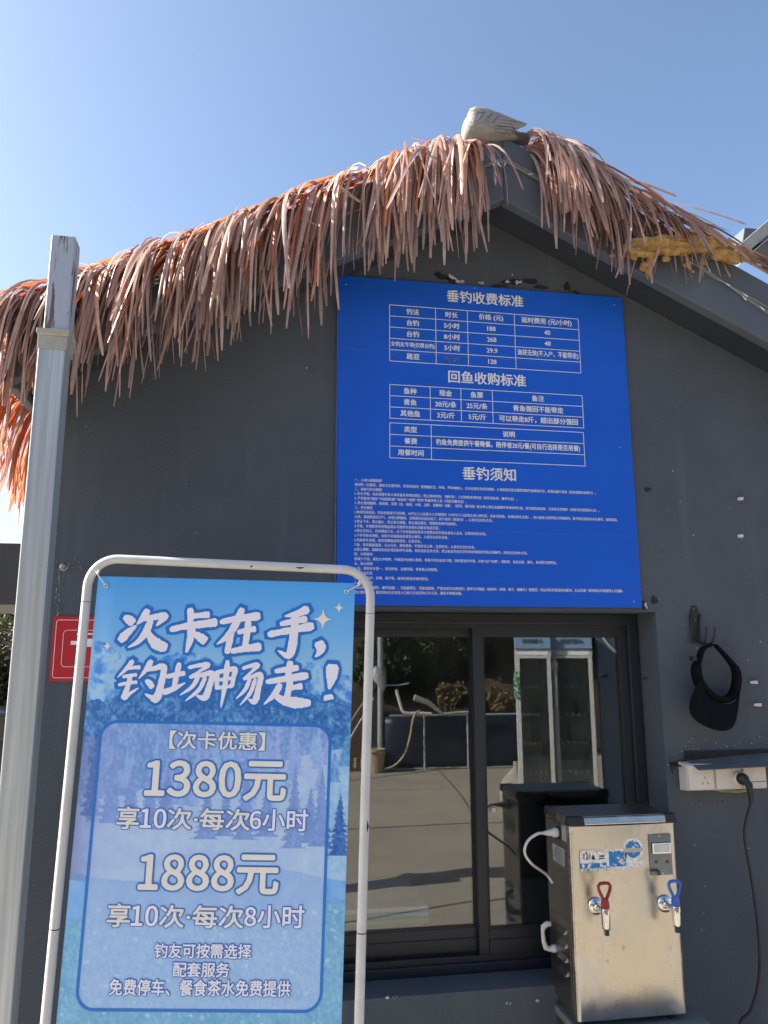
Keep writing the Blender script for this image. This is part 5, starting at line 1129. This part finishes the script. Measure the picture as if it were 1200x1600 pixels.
# ------------------------------------------------------------------ the yard opposite the window (seen in the glass)
hill = MB(); hx = np.linspace(-30, 34, 40); hy = np.linspace(-10.2, -40, 26); rn = np.random.default_rng(5)
hz = lambda x, y: max(0, (-10.0-y))*.62*min(1, 1.0)+.25*math.sin(x*1.3+y)+.15*math.sin(x*3.1)+.35 if y < -10.3 else -.05
vs = [(x, y, min(hz(x, y), 8+.3*math.sin(x))) for y in hy for x in hx]; nx = len(hx)
hill.add(vs, [(j*nx+i, (j+1)*nx+i, (j+1)*nx+i+1, j*nx+i+1) for j in range(len(hy)-1) for i in range(nx-1)], True)
tag(hill.build('hillside', mat('red_earth', (.085, .048, .030), (.025, .022, .014), 2.2, .95, bump=.9, bscale=7), None), kind='structure')
M_ = lambda px, Yv: mir(px, 1040, Yv).x
names = ['behind the bucket and the grey post', 'behind the black crates', 'behind the bent white pipe', 'behind the left half of the blue tank', 'behind the mullion', 'behind the right half of the blue tank', 'behind the left vending fridge', 'behind the right vending fridge', 'behind the display board', 'farthest left on the earth slope', 'farthest right on the earth slope']
hb = [(M_(p_, 11.6), -11.3-.3*(i % 2), h_) for i, (p_, h_) in enumerate(((612, 1.7), (640, 2.1), (668, 2.4), (700, 2.5), (745, 2.7), (790, 2.6), (835, 2.5), (885, 2.4), (950, 2.4)))]+[(-2.5, -12.5, 2.2), (9.5, -12.5, 2.8)]
for i, (x, y, h_) in enumerate(hb):
    shrub('bush', x, y, hz(x, y)-.15, .75, .6, h_, 5200, GREEN+[(.02, .035, .012)], 'dark green bush '+names[i]+', mirrored in the window', 'bush', 'bushes on the slope opposite', .075, 60+i)
for i, (px, h_, lab) in enumerate(((712, .55, 'dry brown weeds behind the blue tank, left of the window mullion'), (797, .5, 'dry brown weeds behind the blue tank, right of the window mullion'))):
    p = mir(px, 1100, 10.2); shrub('dry_weed', p.x, p.y, .35, .30 if i == 0 else .5, .3, h_+.3, 2600, DRY, lab+', mirrored in the glass', 'weeds', 'dry weeds behind the tank', .05, 90+i)
# blue tank
YV = 9.03; yt = .32-YV; tx0, tx1 = mir(598, 1150, YV).x, mir(835, 1150, YV).x; zt = .77
tank = thing('fish_tank', ((tx0+tx1)/2, yt-.6, 0), 'blue tarpaulin fish tank in a steel frame mirrored in the window', 'tank')
M['tarp'] = mat('blue_tarpaulin', (.006, .012, .030), (.009, .017, .040), 3, .45, bump=.3, bscale=5)
m = MB(); nseg = 60; ring_ = []
for zq_ in np.linspace(.01, zt-.03, 8):
    row = []
    for i in range(nseg):
        a = 2*math.pi*i/nseg; cx = (tx0+tx1)/2; ex = (tx1-tx0)/2; sx_ = math.copysign(abs(math.cos(a))**.35, math.cos(a)); sy_ = math.copysign(abs(math.sin(a))**.35, math.sin(a))
        bul = 1+.015*math.sin(zq_/zt*math.pi)+.006*math.sin(i*2.1+zq_*9); row.append((cx+ex*sx_*bul, yt-.65+.62*sy_*bul, zq_))
    ring_.append(row)
m.loft(ring_); m.build('liner', M['tarp'], tank)
for px in (664, 732, 812):
    p = mir(px, 1150, YV-.05); MB().tube([(p.x, yt+.05, 0), (p.x, yt+.05, zt)], .016, 10).build('frame_post', M['galv'], tank)
MB().tube([(tx0, yt+.05, .02), (tx1, yt+.05, .02)], .014, 8).build('bottom_rail', M['galv'], tank)
MB().tube([(tx0+.1, yt+.05, zt+.0), (tx1, yt+.05, zt+.01)], .016, 8).build('top_rail', M['galv'], tank)
def mpts(seq, Yv): return [mir(px, py, Yv) for px, py in seq]
m = MB(); m.tube([Vector(p) for p in smoothline([tuple(p) for p in mpts(((620, 1078), (624, 1092), (630, 1111), (640, 1115), (660, 1115), (675, 1116)), YV-.12)], 5)], .026, 12); tag(m.build('white_pipe', M['pvc']), 'bent white water pipe on the rim of the mirrored blue tank', 'pipe')
m = MB(); m.tube(mpts(((648, 1090), (670, 1098), (692, 1115)), YV-.1), [.05, .04, .025], 12); m.tube(mpts(((692, 1116), (715, 1114), (734, 1113)), YV-.1), .022, 12); tag(m.build('grey_pipe', M['cream']), 'slanting cream drain pipe lying across the mirrored tank top', 'pipe')
m = MB(); m.tube([Vector(p) for p in smoothline([tuple(p) for p in mpts(((657, 1111), (650, 1115), (645, 1130), (642, 1150), (635, 1175), (625, 1190), (613, 1199), (600, 1202)), YV-.25)], 5)], .017, 10); tag(m.build('hose', mat('tan_hose', (.42, .36, .20), None, 12, .5)), 'tan hose running from the tank rim to the ground in the reflection', 'hose')
# tall post, second bird, bucket, crates, pallets, poles
p = mir(595, 1190, 9.2); pp_ = thing('timber_post', (p.x, p.y, 0), 'tall grey post beside the beige bucket in the reflection', 'post'); zt2 = 3.2
MB().tube([(p.x, p.y, 0), (p.x, p.y, 2.6), (p.x, p.y, zt2)], [.045, .043, .042], 12).build('shaft', M['galv'], pp_); MB().lathe((p.x, p.y, 0), (0, 0, 1), [(0, .08), (.01, .08)], 12).build('base_plate', M['galv'], pp_)
pb_ = mir(604, 1073, 9.0)
perch = MB(); perch.tube(mpts(((590, 1071), (604, 1071), (622, 1071), (640, 1068)), 9.0), .012, 8); tag(perch.build('perch_rail', M['galv']), 'thin horizontal rail crossing the grey post in the reflection', 'rail')
bag = MB(); bc = mir(593, 1060, 8.95); rg = []
for t, rx in ((0, .02), (.12, .07), (.35, .10), (.6, .09), (.85, .05), (1, .015)):
    rg.append([(bc.x-.04+.10*t+rx*math.cos(a)*(1+.15*math.sin(3*a+t*9)), bc.y+.06*rx/.1*math.sin(a), bc.z+.17-.34*t+.01*math.sin(4*a)) for a in np.linspace(0, 2*math.pi, 14, endpoint=False)])
bag.loft(rg); tag(bag.build('plastic_bag', mat('white_bag', (.62, .62, .60), (.5, .5, .48), 12, .5, trans=.2)), 'crumpled white plastic bag tied to the mirrored grey post', 'bag')
p = mir(589, 1206, 8.85); bu = thing('bucket', (p.x, p.y, 0), 'beige plastic bucket at the foot of the mirrored grey post', 'bucket'); m = MB(); m.lathe((p.x, p.y, .003), (0, 0, 1), [(0, .095), (.02, .105), (.30, .125), (.31, .132), (.325, .132), (.325, .122), (.31, .118), (.03, .10)], 24); m.build('shell', mat('beige_plastic', (.42, .34, .22), (.36, .29, .19), 20, .5), bu)
MB().box((p.x-.09, p.y+.117, .27), (p.x-.02, p.y+.135, .285)).build('grip_slot', M['black'], bu)
for i, (px, lab) in enumerate((('a', 'bottom'), ('b', 'middle'), ('c', 'top'))):
    c = mir(622, 1150, 9.6); zc = .02+i*.265
    cr = thing('black_crate', (c.x, c.y, zc), 'black ribbed crate, '+lab+' of the stack behind the mirrored bucket', 'crate', 'stacked black crates')
    m = MB(); m.box((c.x-.36, c.y-.25, zc), (c.x+.34, c.y+.25, zc+.25)); m.build('shell', M['black'], cr, bevel=.015)
    m = MB()
    for k_ in range(5): m.box((c.x-.35, c.y+.25, zc+.03+k_*.045), (c.x+.33, c.y+.262, zc+.045+k_*.045))
    m.build('rib', mat('crate_rib', (.03, .031, .034), None, 9, .5), cr)
p = mir(552, 1199, 9.0); pl_ = thing('timber_pallet', (p.x, p.y, 0), 'reddish timber pallet standing on edge left of the mirrored bucket', 'pallet')
for k_ in range(7): MB().box((p.x-.45+k_*.10, p.y-.02, .04), (p.x-.39+k_*.10, p.y, .40)).build('slat', mat('red_timber', (.16, .075, .05), (.10, .05, .035), 20, .8), pl_)
for z in (.0, .41): MB().box((p.x-.48, p.y-.06, z), (p.x+.26, p.y-.0, z+.035)).build('rail', mat('timber', (.13, .08, .05), None, 20, .8), pl_)
for i, (a, b) in enumerate((((546, 1157), (572, 1113)), ((541, 1140), (570, 1096)))):
    m = MB(); A_, B_ = mir(*a, 8.4), mir(*b, 8.7); g_ = A_+(A_-B_)*(A_.z/(B_.z-A_.z)); m.tube([g_, A_, B_, B_+(B_-A_)*.5], .014, 8); tag(m.build('leaning_pole', M['pvc'] if i == 0 else M['cream']), ('pale pole leaning lower' if i == 0 else 'cream pole leaning higher')+' left of the mirrored bucket', 'pole', 'leaning poles')
# vending fridges
YF = 5.5; yf = .32-YF
M['fridge'] = mat('fridge_paint', (.56, .57, .55), (.50, .51, .50), 6, .4); M['fhead'] = mat('fridge_header', (.20, .33, .52), (.18, .30, .48), 6, .4); M['fdark'] = mat('fridge_inside', (.50, .53, .52), (.42, .45, .44), 8, .6); M['lab'] = mat('dark_lettering', (.02, .025, .05), None, 8, .5)
def fridge(xa, xb, ya, lab, handle):
    f = thing('vending_fridge', ((xa+xb)/2, ya-.3, 0), lab, 'fridge', 'vending fridges'); H_ = 1.86
    c = MB(); t = .03
    c.box((xa, ya-.55, .02), (xa+t, ya, H_-.16)); c.box((xb-t, ya-.55, .02), (xb, ya, H_-.16)); c.box((xa+t, ya-.55, .02), (xb-t, ya-.52, H_-.16)); c.box((xa+t, ya-.52, .02), (xb-t, ya, .14)); c.box((xa+t, ya-.52, H_-.20), (xb-t, ya, H_-.16)); c.build('cabinet', M['fridge'], f)
    h = MB(); h.hexa([(xa, ya-.55, H_-.159), (xb, ya-.55, H_-.159), (xb, ya+.03, H_-.159), (xa, ya+.03, H_-.159), (xa, ya-.55, H_), (xb, ya-.55, H_), (xb, ya+.02, H_), (xa, ya+.02, H_)]); ho = h.build('header', M['fhead'], f, bevel=.006)
    tx_ = MB(); text_to(tx_, 'AI智能柜', lambda u, v, l=0: ((xa+xb)/2-u, ya+.034+l, H_-.08+v), 0, 0, width=(xb-xa)*.56, offset=.02); tx_.build('lettering', M['lab'], ho)
    st = MB(); st.box((xa+.03, ya+.001, H_-.225), (xb-.03, ya+.008, H_-.185)); st.build('title_strip', M['white'], f)
    fr_ = MB(); z0d, z1d = .15, H_-.23
    for a, b in (((xa+.01, z0d), (xa+.05, z1d)), ((xb-.05, z0d), (xb-.01, z1d)), ((xa+.05, z0d), (xb-.05, z0d+.04)), ((xa+.05, z1d-.03), (xb-.05, z1d))): fr_.box((a[0], ya+.002, a[1]), (b[0], ya+.03, b[1]))
    do = fr_.build('door', M['fridge'], f); MB().box((xa+.05, ya+.012, z0d+.04), (xb-.05, ya+.018, z1d-.03)).build('pane', M['clear'], do)
    ins = MB(); ins.box((xa+t+.001, ya-.23, .15), (xb-t-.001, ya-.22, H_-.21)); ins.build('back_lining', M['fdark'], f)
    for k_ in range(4):
        z = .42+k_*.29; s_ = MB(); s_.box((xa+.035, ya-.215, z), (xb-.035, ya-.05, z+.014)); so2 = s_.build('shelf', M['roof'], f)
        tg = MB()
        for j in range(5): tg.box((xa+.06+j*(xb-xa-.12)/5, ya-.049, z-.004), (xa+.06+(j+.62)*(xb-xa-.12)/5, ya-.044, z+.03))
        tg.build('price_tag', M['white'], so2)
    ld = MB()
    for k_ in range(54): ld.box((xa+.055, ya-.04, .20+k_*.025), (xa+.066, ya-.03, .214+k_*.025))
    ld.build('led_strip', M['white'], f)
    hd = MB(); hx_ = xa+.03
    if handle: hd.tube([(hx_, ya+.03, 1.50), (hx_, ya+.075, 1.50), (hx_, ya+.075, 1.12), (hx_, ya+.03, 1.12)], .018, 10); hd.box((hx_-.04, ya+.03, 1.47), (hx_+.03, ya+.06, 1.56)); hd.build('handle', M['pvc'], do)
    else: hd.box((hx_-.05, ya+.03, 1.20), (hx_+.015, ya+.06, 1.46)); hd.build('card_reader', mat('green_reader', (.02, .16, .07), (.5, .55, .5), 30, .4, lo=.5, hi=.55), do)
    bt = MB()
    for k_ in range(4): bt.lathe((xa+.10+k_*.07, ya-.15, .432+.29*(k_ % 3)), (0, 0, 1), [(0, .026), (.10, .026), (.14, .010), (.16, .010)], 10)
    bt.build('bottles', mat('bottle', (.30, .18, .06), (.12, .16, .10), 3, .3), f)
    f.rotation_euler = (0, 0, R(19))
fx = [mir(822, 1100, YF).x, mir(876, 1100, YF).x, mir(879, 1100, YF).x, mir(941, 1100, YF).x]
fridge(fx[0], fx[1], yf, 'narrow vending fridge with a green card reader, mirrored left in the right pane', False)
fridge(fx[2], fx[3]-.02, yf+.03, 'narrow vending fridge with a white handle, mirrored right in the right pane', True)
bd = thing('display_board', (fx[3]+.45, yf-.1, 0), 'blue grey display board with a white arc beside the mirrored fridges', 'board'); MB().box((fx[3]+.02, yf-.14, .05), (fx[3]+1.2, yf-.10, 2.05)).build('panel', mat('blue_grey_board', (.12, .17, .25), (.11, .155, .23), 4, .5), bd)
m = MB(); cxa, cza, ra = fx[3]+.62, 2.15, .62
m.tube([(cxa-ra*math.cos(a), yf-.098, cza-ra*math.sin(a)) for a in np.linspace(.12, 1.45, 16)], .018, 6); m.build('arc_print', M['pvc'], bd)
for xx in (fx[3]+.1, fx[3]+1.1): MB().box((xx, yf-.3, 0), (xx+.04, yf+.05, .05)).build('foot', M['galv'], bd)
p = mir(806, 1222, 6.2); m = MB(); rg = []
for t in np.linspace(0, 1, 9): rr_ = .20*math.sqrt(max(.02, 1-(2*t-.6)**2 if t > .3 else 1)); rg.append([(p.x+rr_*math.cos(a)*(1+.1*math.sin(3*a)), p.y+rr_*.8*math.sin(a), .46*t) for a in np.linspace(0, 2*math.pi, 14, endpoint=False)])
m.loft(rg); tag(m.build('grain_sack', mat('sack', (.38, .34, .27), (.3, .27, .21), 12, .9, bump=.4, bscale=40)), 'pale full sack slumped before the mirrored fridges', 'sack')

# ------------------------------------------------------------------ inside the hut, behind the glass
ctz = .665
ct = thing('counter', (.7, .5, 0), 'grey worktop just inside the sliding window', 'counter'); MB().box((.0, .24, ctz-.03), (1.5, .95, ctz)).build('worktop', mat('grey_top', (.34, .34, .33), (.30, .30, .29), 6, .5), ct, bevel=.004)
for xx in (.03, 1.42):
    for yy in (.27, .88): MB().box((xx, yy, .03), (xx+.05, yy+.05, ctz-.03)).build('leg', M['alu'], ct)
lb = mat('clear_tub', (.80, .77, .68), (.74, .71, .62), 10, .4); cols = [((.72, .76, .30), 'yellow'), ((.30, .66, .78), 'turquoise'), ((.80, .72, .70), 'pinkish')]
yb0 = .262; xr_ = at(668, 1470, yb0).x; x0t = .12
zb = at(600, 1440, yb0).z
tb = thing('storage_tub', ((x0t+xr_)/2, yb0+.15, ctz), 'pale ribbed storage tub with stacked coloured lids inside the left pane', 'tub')
m = MB(); m.hexa([(x0t+.02, yb0+.02, ctz+.001), (xr_-.03, yb0+.02, ctz+.001), (xr_-.03, yb0+.30, ctz+.001), (x0t+.02, yb0+.30, ctz+.001), (x0t, yb0, zb-.012), (xr_-.008, yb0, zb-.012), (xr_-.008, yb0+.32, zb-.012), (x0t, yb0+.32, zb-.012)]); m.build('shell', lb, tb, bevel=.006)
m = MB(); k_ = x0t+.03
while k_ < xr_-.05: m.box((k_, yb0+.004, ctz+.02), (k_+.004, yb0+.016, zb-.03)); k_ += .011
m.build('rib', lb, tb)
for i, (c, nm) in enumerate(cols):
    z = zb-.010+i*.019; l = MB(); l.box((x0t-.01, yb0-.012, z), (xr_+.004, yb0+.33, z+.017)); l.build('lid', mat('lid_'+nm, c, None, 9, .4), tb, bevel=.005, label=nm+' lid')
p = at(772, 1266, GLASS_Y-.02); m = MB(); m.box((p.x-.006, GLASS_Y-.016, p.z-.006), (p.x+.006, GLASS_Y-.011, p.z+.006)); tag(m.build('window_stop', M['pvc']), 'small white stopper stuck to the right pane by the mullion', 'stopper')

# ------------------------------------------------------------------ the photographer, whose shadow crosses the mirrored yard
def skin(name, verts, edges, radii, mt, parent, root=0):
    me = bpy.data.meshes.new(name); off = parent.location
    me.from_pydata([tuple(Vector(v)-off) for v in verts], edges, []); me.update()
    o = bpy.data.objects.new(name, me); S.collection.objects.link(o)
    o.modifiers.new('skin', 'SKIN'); 
    for i, sv in enumerate(me.skin_vertices[0].data): sv.radius = radii[i] if isinstance(radii[i], tuple) else (radii[i], radii[i]); sv.use_root = (i == root)
    o.modifiers.new('sub', 'SUBSURF').levels = 2; o.modifiers['sub'].render_levels = 2
    dg = bpy.context.evaluated_depsgraph_get(); m2 = bpy.data.meshes.new_from_object(o.evaluated_get(dg)); o.modifiers.clear(); o.data = m2; m2.materials.clear(); m2.materials.append(mt)
    m2.polygons.foreach_set('use_smooth', [True]*len(m2.polygons)); o.parent = parent; return o
ox, oy = 0.0, -2.80
per = thing('person', (ox, oy, 0), 'person in dark jacket and trousers photographing the hut from the yard', 'person')
M['skin'] = mat('skin', (.42, .26, .18), (.38, .23, .16), 20, .5)
J = lambda x, y, z: (ox+x, oy+y, z)
vs = [J(0, 0, .93), J(0, .0, 1.15), J(0, -.01, 1.36), J(0, 0, 1.46), J(0, .02, 1.57), J(0, .03, 1.66)]
es = [(0, 1), (1, 2), (2, 3), (3, 4), (4, 5)]; rd = [(.14, .10), (.13, .095), (.15, .09), .05, .085, .065]
def limb(frm, pts, rs):
    last = frm
    for p, r_ in zip(pts, rs): vs.append(p); rd.append(r_); es.append((last, len(vs)-1)); last = len(vs)-1
    return last
for s_ in (-1, 1):
    limb(0, [J(s_*.09, 0, .86), J(s_*.10, .01, .48), J(s_*.10, -.01, .08), J(s_*.11, .12, .03)], [.085, .058, .038, .032])
    e_ = limb(2, [J(s_*.17, 0, 1.40), J(s_*.20, .06, 1.18), J(s_*.09, .24, 1.46), J(s_*.055, .30, 1.54)], [.055, .043, .033, .028])
    for k_ in range(4): limb(e_, [J(s_*.04, .325, 1.565-.016*k_), J(s_*.015, .335, 1.570-.016*k_)], [.009, .008])
    limb(e_, [J(s_*.045, .30, 1.585), J(s_*.03, .31, 1.60)], [.010, .009])
skin('body', vs, es, rd, M['skin'], per)
vs, es, rd = [J(0, 0, .92), J(0, 0, 1.15), J(0, -.01, 1.36), J(0, 0, 1.45)], [(0, 1), (1, 2), (2, 3)], [(.165, .125), (.15, .115), (.17, .11), .07]
for s_ in (-1, 1): limb(2, [J(s_*.17, 0, 1.40), J(s_*.20, .06, 1.18), J(s_*.10, .22, 1.44)], [.07, .058, .044])
skin('jacket', vs, es, rd, mat('dark_jacket', (.03, .035, .05), None, 9, .8), per)
vs, es, rd = [J(0, 0, .95)], [], [(.15, .115)]
for s_ in (-1, 1): limb(0, [J(s_*.09, 0, .86), J(s_*.10, .01, .48), J(s_*.10, -.01, .10)], [.10, .075, .06])
skin('trousers', vs, es, rd, mat('dark_trousers', (.025, .026, .03), None, 9, .8), per)
for s_ in (-1, 1):
    vs, es, rd = [J(s_*.10, -.05, .05), J(s_*.105, .04, .045), J(s_*.11, .15, .035)], [(0, 1), (1, 2)], [.045, .045, .034]; skin('shoe', vs, es, rd, M['black'], per)
vs, es, rd = [J(0, .0, 1.62), J(0, .01, 1.69), J(0, .06, 1.71)], [(0, 1), (1, 2)], [.085, .075, .055]; skin('hair', vs, es, rd, M['blackcloth'], per)
m = MB(); m.tube([J(0, .105, 1.60), J(0, .128, 1.575), J(0, .115, 1.565)], [.010, .014, .010], 8); m.build('nose', M['skin'], per)
for s_ in (-1, 1): m = MB(); m.lathe(J(s_*.032, .100, 1.605), (0, 1, 0), [(0, .010), (.006, .007)], 10); m.build('eye', M['black'], per); m = MB(); m.lathe(J(s_*.083, .02, 1.59), (s_, 0, 0), [(-.01, .022), (.006, .026), (.010, .015)], 10); m.build('ear', M['skin'], per)
ph = MB(); ph.box(J(-.038, .325, 1.53), J(.038, .333, 1.68)); tag(ph.build('phone', M['black'], bevel=.003), 'black phone held upright in both hands of the person', 'phone')
